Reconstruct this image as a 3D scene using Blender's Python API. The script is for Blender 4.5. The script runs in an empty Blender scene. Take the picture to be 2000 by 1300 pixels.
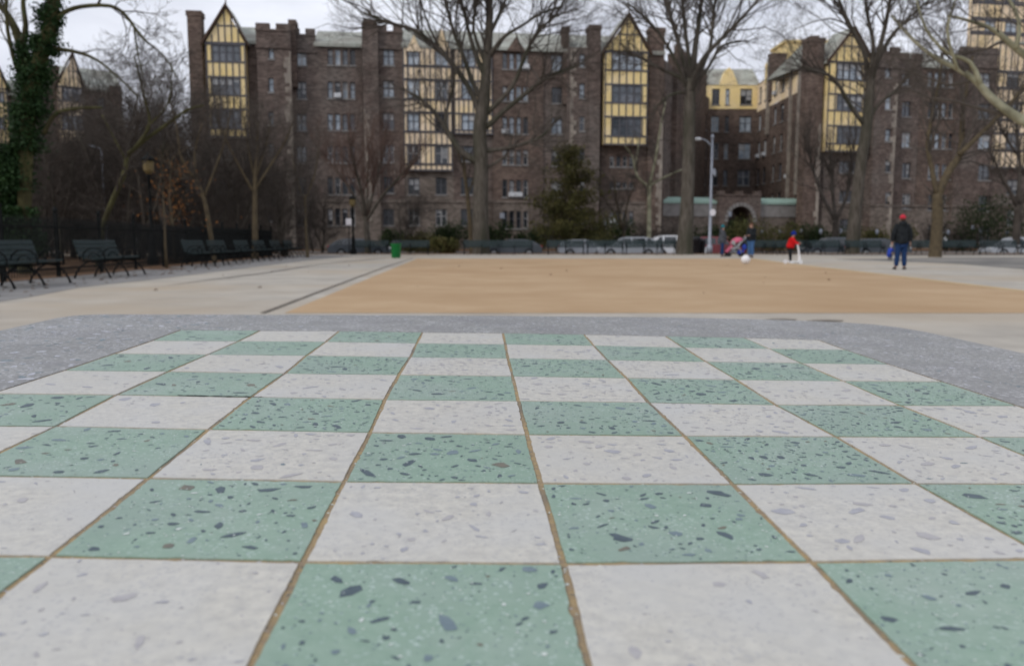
import bpy, math, random
from mathutils import Vector, Matrix, Quaternion
R = random.Random(7)
sc = bpy.context.scene
COL = sc.collection
rad = math.radians

# ------------------------------------------------------------------ camera, sky, sun
H, F, CX, CY, HOR = 0.86, 1580.0, 1000.0, 650.0, 469.5
TH = math.atan((CY - HOR) / F)
cd = bpy.data.cameras.new('camera'); cam = bpy.data.objects.new('camera', cd); COL.objects.link(cam)
cam.location = (0, 0, H); cam.rotation_euler = (math.pi / 2 - TH, 0, 0)
cd.sensor_width = 36; cd.lens = 36 * F / 2000; cd.clip_start = 0.01; cd.clip_end = 2000
cd.dof.use_dof = True; cd.dof.focus_distance = 0.37; cd.dof.aperture_fstop = 22
sc.camera = cam

SUN_EL, SUN_AZ = rad(34), rad(228)       # behind the camera, a little left
w = bpy.data.worlds.new("World"); sc.world = w; w.use_nodes = True
N, L = w.node_tree.nodes, w.node_tree.links; N.clear()
out = N.new('ShaderNodeOutputWorld')
sky = N.new('ShaderNodeTexSky'); sky.sky_type = 'NISHITA'; sky.sun_disc = False
sky.sun_elevation = SUN_EL; sky.sun_rotation = SUN_AZ; sky.air_density = 1.0; sky.dust_density = 2.0
b1 = N.new('ShaderNodeBackground'); b1.inputs[1].default_value = 0.12; L.new(sky.outputs[0], b1.inputs[0])
tc = N.new('ShaderNodeTexCoord')
mp = N.new('ShaderNodeMapping'); mp.inputs['Scale'].default_value = (1.0, 1.0, 3.2); L.new(tc.outputs['Generated'], mp.inputs[0])
n1 = N.new('ShaderNodeTexNoise'); n1.inputs['Scale'].default_value = 3.2; n1.inputs['Detail'].default_value = 6; n1.inputs['Roughness'].default_value = .55
L.new(mp.outputs[0], n1.inputs['Vector'])
cr = N.new('ShaderNodeValToRGB'); L.new(n1.outputs[0], cr.inputs[0])
cr.color_ramp.elements[0].position = .34; cr.color_ramp.elements[0].color = (.66, .69, .79, 1)
cr.color_ramp.elements[1].position = .62; cr.color_ramp.elements[1].color = (.92, .955, 1.05, 1)
b2 = N.new('ShaderNodeBackground'); L.new(cr.outputs[0], b2.inputs[0]); b2.inputs[1].default_value = 1.0
n2 = N.new('ShaderNodeTexNoise'); n2.inputs['Scale'].default_value = 1.7; n2.inputs['Detail'].default_value = 4
L.new(mp.outputs[0], n2.inputs['Vector'])
mr = N.new('ShaderNodeMapRange'); mr.inputs[1].default_value = .35; mr.inputs[2].default_value = .55
mr.inputs[3].default_value = .85; mr.inputs[4].default_value = 1.0; L.new(n2.outputs[0], mr.inputs[0])
mx = N.new('ShaderNodeMixShader'); L.new(mr.outputs[0], mx.inputs[0]); L.new(b1.outputs[0], mx.inputs[1]); L.new(b2.outputs[0], mx.inputs[2])
L.new(mx.outputs[0], out.inputs[0])
sd = bpy.data.lights.new('sun', 'SUN'); sd.energy = 1.25; sd.angle = rad(16); sd.color = (1, .955, .9)
so = bpy.data.objects.new('sun', sd); COL.objects.link(so)
dv = Vector((math.sin(SUN_AZ) * math.cos(SUN_EL), math.cos(SUN_AZ) * math.cos(SUN_EL), math.sin(SUN_EL)))
so.rotation_euler = dv.to_track_quat('Z', 'Y').to_euler(); so.location = dv * 60
sc.view_settings.view_transform = 'Standard'; sc.view_settings.look = 'None'
sc.view_settings.gamma = 1; sc.view_settings.exposure = 0.0; sc.view_settings.use_curve_mapping = False
sc.cycles.use_denoising = True; sc.cycles.max_bounces = 6; sc.cycles.diffuse_bounces = 3; sc.cycles.transparent_max_bounces = 8

# ------------------------------------------------------------------ survey: photo pixel -> point of the place
FW = Vector((0, math.cos(TH), -math.sin(TH))); UP = Vector((0, math.sin(TH), math.cos(TH))); CAM = Vector((0, 0, H))
def ray(px, py): return Vector((1, 0, 0)) * ((px - CX) / F) + UP * ((CY - py) / F) + FW
def at(px, py, D):
    r = ray(px, py); return CAM + r * (D / r.y)
def gnd(px, py, z=0.0):
    r = ray(px, py); return CAM + r * ((z - H) / r.z)

# ------------------------------------------------------------------ materials
def mat(name, c1, c2=None, scale=3.0, rough=.8, c3=None, scale3=.6, bump=0., spec=.3, metal=0., stretch=(1, 1, 1), detail=6, per_object=0., lo=.35, hi=.65):
    m = bpy.data.materials.new(name); m.use_nodes = True; n, l = m.node_tree.nodes, m.node_tree.links
    spec = min(spec, .1) if rough >= .7 else spec; b = n['Principled BSDF']; b.inputs['Roughness'].default_value = rough; b.inputs['Specular IOR Level'].default_value = spec; b.inputs['Metallic'].default_value = metal
    t = n.new('ShaderNodeTexCoord'); mpn = n.new('ShaderNodeMapping'); mpn.inputs['Scale'].default_value = stretch; l.new(t.outputs['Object'], mpn.inputs[0])
    c2 = c2 or tuple(x * .8 for x in c1)
    nz = n.new('ShaderNodeTexNoise'); nz.inputs['Scale'].default_value = scale; nz.inputs['Detail'].default_value = detail; nz.inputs['Roughness'].default_value = .6
    l.new(mpn.outputs[0], nz.inputs['Vector'])
    r = n.new('ShaderNodeValToRGB'); l.new(nz.outputs[0], r.inputs[0])
    r.color_ramp.elements[0].position = lo; r.color_ramp.elements[0].color = (*c1, 1); r.color_ramp.elements[1].position = hi; r.color_ramp.elements[1].color = (*c2, 1)
    o = r.outputs[0]
    if c3:
        nz3 = n.new('ShaderNodeTexNoise'); nz3.inputs['Scale'].default_value = scale3; nz3.inputs['Detail'].default_value = 4; l.new(mpn.outputs[0], nz3.inputs['Vector'])
        rr = n.new('ShaderNodeMapRange'); rr.inputs[1].default_value = .45; rr.inputs[2].default_value = .68; l.new(nz3.outputs[0], rr.inputs[0])
        mi = n.new('ShaderNodeMix'); mi.data_type = 'RGBA'; l.new(rr.outputs[0], mi.inputs[0]); l.new(o, mi.inputs[6]); mi.inputs[7].default_value = (*c3, 1); o = mi.outputs[2]
    if per_object:
        oi = n.new('ShaderNodeObjectInfo'); mm = n.new('ShaderNodeMapRange'); mm.inputs[3].default_value = 1 - per_object; mm.inputs[4].default_value = 1 + per_object
        l.new(oi.outputs['Random'], mm.inputs[0]); hs = n.new('ShaderNodeHueSaturation'); l.new(o, hs.inputs['Color']); l.new(mm.outputs[0], hs.inputs['Value']); o = hs.outputs[0]
    l.new(o, b.inputs['Base Color'])
    if bump:
        bp = n.new('ShaderNodeBump'); bp.inputs['Strength'].default_value = bump; bp.inputs['Distance'].default_value = .02; l.new(nz.outputs[0], bp.inputs['Height']); l.new(bp.outputs[0], b.inputs['Normal'])
    return m

def brickmat(name, c1, c2, mortar, c3, sc3=.25):
    m = mat(name, c1, c2, 1.3, .9, c3, sc3, spec=.15)
    n, l = m.node_tree.nodes, m.node_tree.links; b = n['Principled BSDF']
    src = b.inputs['Base Color'].links[0].from_socket
    t = n.new('ShaderNodeTexCoord'); s = n.new('ShaderNodeSeparateXYZ'); l.new(t.outputs['Object'], s.inputs[0])
    ad = n.new('ShaderNodeMath'); l.new(s.outputs[0], ad.inputs[0]); l.new(s.outputs[1], ad.inputs[1])
    cb = n.new('ShaderNodeCombineXYZ'); l.new(ad.outputs[0], cb.inputs[0]); l.new(s.outputs[2], cb.inputs[1])
    br = n.new('ShaderNodeTexBrick'); br.inputs['Scale'].default_value = 1.0; br.inputs['Brick Width'].default_value = .42; br.inputs['Row Height'].default_value = .16
    br.inputs['Mortar Size'].default_value = .015; l.new(cb.outputs[0], br.inputs[0])
    br.inputs['Color1'].default_value = (.55, .5, .47, 1); br.inputs['Color2'].default_value = (1.5, 1.4, 1.35, 1); br.inputs['Mortar'].default_value = (*mortar, 1)
    mi = n.new('ShaderNodeMix'); mi.data_type = 'RGBA'; mi.blend_type = 'MULTIPLY'; mi.inputs[0].default_value = .75
    l.new(src, mi.inputs[6]); l.new(br.outputs[0], mi.inputs[7]); l.new(mi.outputs[2], b.inputs['Base Color'])
    return m

M = {}
M['brick'] = brickmat('dark_brick', (.088, .070, .063), (.142, .116, .104), (1.3, 1.25, 1.2), (.128, .114, .105))
M['brick2'] = brickmat('russet_brick', (.098, .074, .064), (.15, .118, .10), (1.25, 1.2, 1.15), (.085, .07, .062))
M['lowstone'] = brickmat('weathered_ground_floor', (.125, .11, .097), (.18, .16, .142), (1.2, 1.15, 1.1), (.10, .085, .075))
M['quoin'] = mat('pale_quoin_stone', (.36, .32, .27), (.17, .14, .12), 1.1, .85, (.25, .22, .19), .7)
M['yellow'] = mat('yellow_stucco', (.86, .68, .34), (.79, .61, .28), .8, .85, (.82, .66, .40), .5)
M['cream'] = mat('cream_stucco', (.86, .70, .50), (.76, .61, .43), .8, .85, (.84, .66, .38), .4)
M['timber'] = mat('dark_timber', (.085, .085, .095), (.14, .135, .145), 3, .7)
M['bargeboard'] = mat('brown_bargeboard', (.09, .055, .04), (.06, .04, .03), 3, .7)
M['slate'] = mat('grey_green_slate', (.30, .315, .28), (.42, .43, .38), 1.2, .75, (.26, .25, .22), .5)
M['copper'] = mat('green_copper', (.34, .47, .41), (.26, .39, .33), 1.5, .6)
M['band'] = mat('pale_stone_band', (.27, .26, .25), (.2, .19, .18), 2, .8)
M['frame'] = mat('grey_window_frame', (.10, .105, .12), (.07, .07, .08), 5, .6)
M['whiteframe'] = mat('pale_window_frame', (.38, .38, .38), (.28, .28, .28), 5, .6)
M['glass'] = mat('window_glass', (.035, .045, .055), (.12, .13, .15), .9, .12, spec=.9, per_object=.5)
M['glass_pale'] = mat('curtain_sky_window_glass', (.22, .27, .32), (.46, .51, .56), 1.2, .2, spec=.8, per_object=.3)  # pale blue of reflected sky painted into the glass, curtains included
M['glass_dark'] = mat('dark_window_glass', (.012, .014, .018), (.035, .038, .042), .9, .12, spec=.6)
M['blind'] = mat('pale_window_blind', (.30, .31, .32), (.42, .42, .42), 2, .6, per_object=.35)
M['acwhite'] = mat('white_painted_metal', (.62, .64, .66), (.5, .51, .53), 4, .5)
M['bark'] = mat('grey_bark', (.060, .052, .042), (.12, .105, .088), 7, .9, (.05, .05, .035), 1.2, .6, stretch=(1, 1, .25))
M['bark_pale'] = mat('mottled_plane_bark', (.27, .26, .17), (.13, .125, .085), 2.4, .85, (.36, .35, .25), 2.0, .3)
M['bark_moss'] = mat('mossy_bark', (.055, .052, .022), (.09, .085, .04), 5, .9, (.04, .035, .02), 1.5, .4)
M['bark_tan'] = mat('tan_bark', (.115, .09, .055), (.07, .056, .038), 4, .9, bump=.3)
M['twig'] = mat('fine_twigs', (.070, .060, .052), (.095, .082, .07), 3, .9)
M['twig_brown'] = mat('brown_thicket_twigs', (.048, .041, .035), (.085, .072, .062), 1.2, .9)
M['twig_red'] = mat('reddish_twigs', (.085, .055, .045), (.12, .08, .065), 2, .9)
M['ivy'] = mat('ivy_leaves', (.009, .026, .008), (.026, .058, .016), 4, .6, spec=.15)
M['evergreen'] = mat('evergreen_needles', (.052, .056, .020), (.115, .10, .036), 1.5, .8)
M['shrubleaf'] = mat('dark_shrub_leaves', (.012, .026, .010), (.035, .05, .016), 2.0, .7)
M['shrubleaf2'] = mat('olive_shrub_leaves', (.06, .072, .022), (.12, .10, .04), 2.0, .7)
M['orange'] = mat('withered_orange_leaves', (.26, .11, .035), (.16, .07, .025), 6, .8)
M['pave'] = mat('pale_concrete_paving', (.36, .33, .285), (.475, .44, .38), .9, .8, (.41, .345, .265), .25, .15)
M['paveD'] = mat('grey_paving', (.20, .195, .188), (.27, .262, .25), 1.2, .8, (.24, .23, .22), .3)
M['wet'] = mat('dark_asphalt_patch', (.12, .117, .11), (.17, .163, .15), .8, .7, (.30, .28, .25), .35)
M['court'] = mat('tan_court_surface', (.42, .288, .168), (.475, .34, .21), .9, .85, (.39, .262, .15), .3, .1)
M['courtline'] = mat('ochre_court_border', (.52, .375, .205), (.48, .35, .2), 1, .85)
M['drain'] = mat('dirty_drain_iron', (.10, .085, .07), (.2, .18, .15), 5, .8)
M['stain'] = mat('damp_stain_paving', (.13, .115, .10), (.30, .27, .23), 2, .6)
M['stain2'] = mat('faintly_damp_paving', (.27, .245, .215), (.36, .33, .29), 1.2, .7)
M['soil'] = mat('bare_soil', (.05, .04, .03), (.09, .065, .045), 2, .95, (.12, .07, .035), 1.0)
M['leaf'] = mat('fallen_leaf_litter', (.12, .065, .035), (.20, .12, .07), 5, .95, (.08, .05, .03), 2.0)
M['asphalt'] = mat('street_asphalt', (.06, .06, .062), (.09, .09, .09), 2, .85)
M['iron'] = mat('black_iron', (.007, .008, .008), (.013, .014, .014), 5, .6, spec=.06)
M['slat'] = mat('dark_green_slats', (.013, .024, .025), (.024, .04, .042), 3, .55, stretch=(1, 8, 8), spec=.22)
M['lampglass'] = mat('amber_lamp_glass', (.17, .125, .05), (.11, .085, .04), 3, .4)
M['galv'] = mat('galvanised_steel', (.34, .37, .42), (.28, .30, .35), 3, .45, metal=.2)
M['greenbin'] = mat('green_plastic', (.004, .17, .035), (.004, .12, .028), 2, .45)
M['blackbin'] = mat('black_plastic', (.012, .012, .014), (.02, .02, .024), 2, .5)
M['white'] = mat('white_paint', (.8, .8, .8), (.68, .68, .7), 5, .5)
M['whitesign'] = mat('white_sign_face', (.78, .76, .78), (.7, .66, .7), 3, .5)
M['rubber'] = mat('black_rubber', (.015, .015, .015), (.03, .03, .03), 5, .8)
M['rim'] = mat('alloy_rim', (.35, .36, .37), (.25, .26, .27), 5, .35, metal=.6)
M['silverpaint'] = mat('silver_car_paint', (.36, .38, .41), (.31, .33, .36), 1, .3, spec=.6)
M['greypaint'] = mat('grey_blue_car_paint', (.07, .08, .095), (.05, .06, .07), 1, .3, spec=.6)
M['whitepaint'] = mat('white_car_paint', (.72, .73, .75), (.66, .67, .7), 1, .3, spec=.6)
M['redpaint'] = mat('dark_red_car_paint', (.20, .04, .045), (.16, .03, .035), 1, .3, spec=.6)
M['carglass'] = mat('car_glass', (.008, .012, .014), (.02, .026, .03), 1, .08, spec=.9)
M['redlens'] = mat('red_lamp_lens', (.45, .03, .025), (.35, .02, .02), 5, .3)
M['skin'] = mat('skin', (.48, .28, .21), (.42, .24, .18), 8, .6)
M['hair'] = mat('brown_hair', (.10, .045, .025), (.06, .03, .02), 20, .7)
M['blackcloth'] = mat('black_jacket_cloth', (.010, .012, .014), (.022, .025, .028), 9, .8)
M['greycloth'] = mat('grey_coat_cloth', (.055, .06, .07), (.085, .09, .10), 9, .9)
M['jeans'] = mat('blue_denim', (.045, .10, .22), (.065, .14, .28), 12, .9)
M['navyjeans'] = mat('dark_blue_denim', (.012, .03, .085), (.02, .045, .12), 12, .9)
M['redcloth'] = mat('red_jacket_cloth', (.60, .012, .015), (.42, .01, .012), 9, .8)
M['redcap'] = mat('red_cap_cloth', (.55, .035, .06), (.42, .03, .05), 9, .8)
M['navy'] = mat('navy_knit', (.008, .018, .16), (.012, .03, .22), 15, .9)
M['teal'] = mat('teal_knit', (.01, .17, .20), (.01, .12, .15), 15, .9)
M['bluecloth'] = mat('blue_cloth', (.03, .07, .40), (.03, .05, .28), 9, .9)
M['pink'] = mat('pink_canopy_cloth', (.62, .15, .23), (.52, .11, .18), 6, .8)
M['greyfab'] = mat('pale_grey_cloth', (.36, .36, .36), (.28, .28, .28), 6, .8)
M['purple'] = mat('lilac_scarf', (.25, .20, .42), (.2, .16, .35), 6, .9)
# table
def terrazzo(name, base, base2, fleck, fleck_amt, patch, rough, fine=(1100, .86), bump=.03):
    m = mat(name, base, base2, 260, rough, patch, 22, spec=.35, detail=8, bump=bump)
    n, l = m.node_tree.nodes, m.node_tree.links; b = n['Principled BSDF']; src = b.inputs['Base Color'].links[0].from_socket
    for k in n:
        if k.type == 'BUMP': k.inputs['Distance'].default_value = .0006
    t = n.new('ShaderNodeTexCoord'); v = n.new('ShaderNodeTexVoronoi'); v.inputs['Scale'].default_value = fine[0]; l.new(t.outputs['Object'], v.inputs['Vector'])
    sp = n.new('ShaderNodeSeparateColor'); l.new(v.outputs['Color'], sp.inputs[0])
    gt = n.new('ShaderNodeMath'); gt.operation = 'GREATER_THAN'; gt.inputs[1].default_value = fine[1]; l.new(sp.outputs[0], gt.inputs[0])
    nz = n.new('ShaderNodeTexNoise'); nz.inputs['Scale'].default_value = 28; nz.inputs['Detail'].default_value = 3; l.new(t.outputs['Object'], nz.inputs['Vector'])
    mr = n.new('ShaderNodeMapRange'); mr.inputs[1].default_value = .38; mr.inputs[2].default_value = .72; mr.inputs[4].default_value = fleck_amt; mr.inputs[3].default_value = fleck_amt * .25; l.new(nz.outputs[0], mr.inputs[0])
    mu = n.new('ShaderNodeMath'); mu.operation = 'MULTIPLY'; l.new(gt.outputs[0], mu.inputs[0]); l.new(mr.outputs[0], mu.inputs[1])
    mi = n.new('ShaderNodeMix'); mi.data_type = 'RGBA'; l.new(mu.outputs[0], mi.inputs[0]); l.new(src, mi.inputs[6]); mi.inputs[7].default_value = (*fleck, 1)
    o = mi.outputs[2]
    for sc_, amt, colr in ((14, .55, tuple(.5 * (x + .50) for x in base)), (5.5, .45, tuple(x * .78 for x in base)), (60, .4, tuple(x * .84 for x in base))):
        z_ = n.new('ShaderNodeTexNoise'); z_.inputs['Scale'].default_value = sc_; z_.inputs['Detail'].default_value = 7; z_.inputs['Roughness'].default_value = .65; l.new(t.outputs['Object'], z_.inputs['Vector'])
        q_ = n.new('ShaderNodeMapRange'); q_.inputs[1].default_value = .50; q_.inputs[2].default_value = .72; q_.inputs[4].default_value = amt; l.new(z_.outputs[0], q_.inputs[0])
        x_ = n.new('ShaderNodeMix'); x_.data_type = 'RGBA'; l.new(q_.outputs[0], x_.inputs[0]); l.new(o, x_.inputs[6]); x_.inputs[7].default_value = (*colr, 1); o = x_.outputs[2]
    l.new(o, b.inputs['Base Color']); return m
M['tgreen'] = terrazzo('green_terrazzo', (.218, .325, .248), (.265, .372, .292), (.52, .62, .60), .55, (.27, .355, .30), .42, (1300, .91))
M['twhite'] = terrazzo('white_terrazzo', (.585, .562, .495), (.455, .44, .40), (.36, .36, .37), .6, (.52, .515, .49), .42)
M['trim'] = terrazzo('grey_terrazzo', (.195, .195, .19), (.288, .286, .275), (.55, .55, .56), .8, (.225, .222, .225), .45, (600, .80), .12)
M['chipA'] = mat('slate_chip', (.045, .072, .09), (.075, .11, .13), 300, .4)
M['chipB'] = mat('grey_blue_chip', (.13, .18, .21), (.17, .23, .25), 300, .4)
M['chipC'] = mat('brown_chip', (.17, .15, .11), (.12, .12, .10), 300, .4)
M['chipW'] = mat('white_chip', (.62, .66, .62), (.52, .58, .55), 300, .4)
M['chipL'] = mat('lilac_grey_chip', (.32, .32, .355), (.40, .40, .42), 300, .4)
M['chipM'] = mat('mauve_grey_chip', (.36, .345, .355), (.43, .415, .41), 300, .4)
M['chipP'] = mat('pale_rim_chip', (.55, .56, .60), (.42, .43, .48), 300, .4)
M['grout'] = mat('golden_brown_divider', (.42, .30, .14), (.28, .21, .135), 300, .65, (.19, .16, .125), 26, .3)
M['conc'] = mat('grey_concrete', (.30, .30, .30), (.36, .35, .34), 20, .85, bump=.2)

# ------------------------------------------------------------------ mesh helpers
ORG = {}
class MB:
    def __init__(s): s.v, s.f, s.m = [], [], []
    def poly(s, pts, mi=0):
        b = len(s.v); s.v += [tuple(p) for p in pts]; s.f.append(tuple(range(b, b + len(pts)))); s.m.append(mi)
    def hexa(s, p, mi=0):   # p: 8 points, bottom 4 then top 4
        b = len(s.v); s.v += [tuple(q) for q in p]
        for q in ((3, 2, 1, 0), (4, 5, 6, 7), (0, 1, 5, 4), (1, 2, 6, 5), (2, 3, 7, 6), (3, 0, 4, 7)): s.f.append(tuple(b + i for i in q)); s.m.append(mi)
    def box(s, x0, x1, y0, y1, z0, z1, mi=0):
        s.hexa([(x0, y0, z0), (x1, y0, z0), (x1, y1, z0), (x0, y1, z0), (x0, y0, z1), (x1, y0, z1), (x1, y1, z1), (x0, y1, z1)], mi)
    def tube(s, pts, rs, n=6, mi=0, cap=True):
        pts = [Vector(p) for p in pts]
        if not hasattr(rs, '__len__'): rs = [rs] * len(pts)
        b = len(s.v); k = len(pts)
        d = (pts[1] - pts[0]).normalized(); a = Vector((0, 0, 1)) if abs(d.z) < .8 else Vector((1, 0, 0))
        x = d.cross(a).normalized()
        for i, p in enumerate(pts):
            d = (pts[min(i + 1, k - 1)] - pts[max(i - 1, 0)]).normalized()
            x = (x - d * x.dot(d)).normalized(); y = d.cross(x); r = rs[i]
            for j in range(n):
                t = 2 * math.pi * j / n; q = p + (x * math.cos(t) + y * math.sin(t)) * r; s.v.append((q.x, q.y, q.z))
        for i in range(k - 1):
            for j in range(n):
                j2 = (j + 1) % n; s.f.append((b + i * n + j, b + i * n + j2, b + (i + 1) * n + j2, b + (i + 1) * n + j)); s.m.append(mi)
        if cap:
            s.f.append(tuple(b + j for j in range(n))[::-1]); s.m.append(mi); s.f.append(tuple(b + (k - 1) * n + j for j in range(n))); s.m.append(mi)
    def lathe(s, c, prof, n=16, mi=0):   # prof: (r, z)
        c = Vector(c); b = len(s.v)
        for r, z in prof:
            for j in range(n):
                t = 2 * math.pi * j / n; s.v.append((c.x + r * math.cos(t), c.y + r * math.sin(t), c.z + z))
        for i in range(len(prof) - 1):
            for j in range(n):
                j2 = (j + 1) % n; s.f.append((b + i * n + j, b + i * n + j2, b + (i + 1) * n + j2, b + (i + 1) * n + j)); s.m.append(mi)
        s.f.append(tuple(b + j for j in range(n))[::-1]); s.m.append(mi); s.f.append(tuple(b + (len(prof) - 1) * n + j for j in range(n))); s.m.append(mi)
    def prism(s, poly, y0, y1, mi=0, f=None):   # polygon of (x,z) extruded along y
        n = len(poly); b = len(s.v)
        s.v += [(x, y0, z) for x, z in poly] + [(x, y1, z) for x, z in (f or poly)]
        s.f.append(tuple(range(b, b + n))); s.m.append(mi); s.f.append(tuple(range(b + 2 * n - 1, b + n - 1, -1))); s.m.append(mi)
        for i in range(n): j = (i + 1) % n; s.f.append((b + j, b + i, b + n + i, b + n + j)); s.m.append(mi)
    def ell(s, c, r, n=12, k=8, mi=0, z0=-1., rot=None):  # ellipsoid, cut below z0 (in unit radius)
        b = len(s.v); c = Vector(c); a0 = math.asin(max(-1, z0))
        for i in range(k + 1):
            a = a0 + (math.pi / 2 - a0) * i / k
            for j in range(n):
                t = 2 * math.pi * j / n; q = Vector((r[0] * math.cos(a) * math.cos(t), r[1] * math.cos(a) * math.sin(t), r[2] * math.sin(a)))
                if rot: q = rot @ q
                s.v.append(tuple(c + q))
        for i in range(k):
            for j in range(n):
                j2 = (j + 1) % n; s.f.append((b + i * n + j, b + i * n + j2, b + (i + 1) * n + j2, b + (i + 1) * n + j)); s.m.append(mi)
        s.f.append(tuple(b + j for j in range(n))[::-1]); s.m.append(mi)
    def build(s, name, mats, parent=None, smooth=False):
        o0 = ORG.get(parent, Vector((0, 0, 0))) if parent else Vector((0, 0, 0))
        me = bpy.data.meshes.new(name); me.from_pydata([(a - o0.x, b - o0.y, c - o0.z) for a, b, c in s.v] if o0.length else s.v, [], s.f)
        mats = mats if isinstance(mats, (list, tuple)) else [mats]
        for q in mats: me.materials.append(M[q])
        if len(mats) > 1: me.polygons.foreach_set('material_index', s.m)
        if smooth: me.polygons.foreach_set('use_smooth', [True] * len(me.polygons))
        me.update(); o = bpy.data.objects.new(name, me); COL.objects.link(o)
        if parent: o.parent = parent; ORG[o] = o0
        return o
def tag(o, label, cat, group=None):
    o['label'] = label; o['category'] = cat
    if group: o['group'] = group
    return o
def thing(name, label, cat, loc=(0, 0, 0), group=None):
    o = bpy.data.objects.new(name, None); o.empty_display_size = .2; COL.objects.link(o); o.location = loc; ORG[o] = Vector(loc); return tag(o, label, cat, group)
def struct(o, kind='structure'): o['kind'] = kind; return o
def kids(o): return [c for c in KID.get(o.name, [])]
KID = {}
def dup(root, loc, rz=0., label=None, scale=None):
    r = root.copy(); COL.objects.link(r); r.location = loc; r.rotation_euler = (0, 0, rz)
    if scale: r.scale = scale
    if label: r['label'] = label
    for ch in [c for c in ALLP[root]]:
        c = ch.copy(); COL.objects.link(c); c.parent = r
        for g in ALLP.get(ch, []): d = g.copy(); COL.objects.link(d); d.parent = c
    return r
ALLP = {}
def reg(root):
    ALLP[root] = list(root.children)
    for c in root.children: ALLP[c] = list(c.children)
ORD = ['first', 'second', 'third', 'fourth', 'fifth', 'sixth', 'seventh', 'eighth', 'ninth', 'tenth', 'eleventh', 'twelfth', 'thirteenth', 'fourteenth']

# ------------------------------------------------------------------ ground
def sheet(name, pts, z, m, thick=None):
    b = MB()
    if thick:
        n = len(pts); lo = [(x, y, z - thick) for x, y in pts]; hi = [(x, y, z) for x, y in pts]
        b.poly(hi)
        for i in range(n): j = (i + 1) % n; b.poly([lo[i], lo[j], hi[j], hi[i]])
    else: b.poly([(x, y, z) for x, y in pts])
    return struct(b.build(name, m))
def gp(l): return [tuple(gnd(*q)[:2]) for q in l]
sheet('ground', [(-600, -300), (600, -300), (600, 900), (-600, 900)], -.60, 'soil')
sheet('plaza_pavement', [(-90, -20), (90, -20), (90, 55), (-90, 55)], 0, 'pave', .60)
sheet('street', [(-200, 55.3), (200, 55.3), (200, 66), (-200, 66)], -.36, 'asphalt', .24)
sheet('far_pavement', [(-200, 66), (200, 66), (200, 69), (-200, 69)], -.06, 'paveD', .5)
CL = gp([(555, 611.5), (815, 505)]); CR = [(8.4, CL[0][1]), (8.7, 13.8), (9.45, 21.4), (10.1, 28.6), (11.4, CL[1][1])]
sheet('court', [CL[0]] + CR + [CL[1]], .003, 'court')
b = MB()
def strip(mb, pl, wd, z, mi=0):
    pl = [Vector((x, y, z)) for x, y in pl]
    for i in range(len(pl) - 1):
        d = (pl[i + 1] - pl[i]).normalized(); n = Vector((-d.y, d.x, 0)) * wd / 2
        mb.poly([pl[i] - n, pl[i + 1] - n, pl[i + 1] + n, pl[i] + n], mi)
strip(b, CR, .26, .007)
struct(b.build('court_border_line', 'courtline'))
dl = gp([(513, 612), (600, 579), (690, 545), (760, 519), (806, 504.5)])
b = MB(); strip(b, dl, .07, .008); struct(b.build('drain_channel', 'drain'))
# damp streak winding across the left paving
b = MB(); ds = [(340, 556), (400, 548), (450, 541), (500, 536), (540, 530), (590, 521), (640, 514), (700, 508.5), (745, 505)]
for i in range(len(ds) - 1):
    for k in range(6):
        t0, t1 = (k % 3) / 3, (k % 3 + 1) / 3
        a0 = Vector(gnd(ds[i][0] + (ds[i + 1][0] - ds[i][0]) * t0, ds[i][1] + (ds[i + 1][1] - ds[i][1]) * t0)); a1 = Vector(gnd(ds[i][0] + (ds[i + 1][0] - ds[i][0]) * t1, ds[i][1] + (ds[i + 1][1] - ds[i][1]) * t1))
        wv = Vector((0, (.5 if k < 3 else 1.5) + .9 * abs(math.sin(i * 2.1 + k * .7)), 0)); z = Vector((0, 0, .009 if k < 3 else .005))
        b.poly([a0 - wv + z, a1 - wv * .9 + z, a1 + wv * .9 + z, a0 + wv + z], 0 if k < 3 else 1)
struct(b.build('damp_streak', ['stain', 'stain2']))
# grey strip under the left benches, soil and leaf litter behind it
sheet('bench_strip', gp([(-700, 720), (-100, 605), (60, 580), (160, 561), (300, 546), (430, 530), (600, 509), (690, 500)]) + [(-14, 49), (-22, 10)], .004, 'paveD')
sheet('leaf_strip', [(-10.0, 8), (-10.75, 22), (-12.6, 46), (-70, 46), (-70, 8)], .010, 'leaf')
sheet('leafy_verge', [(-60, 50.6), (-14, 50.6), (-5.5, 51), (14, 50.6), (60, 50.6), (60, 55), (-60, 55)], .008, 'leaf')
sheet('garden_soil', [(-200, 69), (200, 69), (200, 112), (-200, 112)], -.02, 'leaf', .5)
sheet('dark_patch_near', gp([(1630, 506.5), (1880, 503), (2000, 503), (2300, 504), (2300, 548), (2000, 526), (1880, 516), (1790, 512)]), .006, 'wet')
sheet('dark_patch_far', gp([(1560, 493), (2400, 492), (2400, 498.5), (2000, 499), (1700, 499.5), (1600, 498)]), .006, 'wet')
b = MB()
for cx, cy, rx, ry in ((1525, 625, 30, 2.0), (1612, 627, 34, 2.4)):
    b.poly([tuple(gnd(cx + rx * math.cos(t * .45) * (1 + .2 * math.sin(t * 3)), cy + ry * math.sin(t * .45)))[:2] + (.005,) for t in range(14)])
struct(b.build('puddle_stain', 'drain'))

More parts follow.
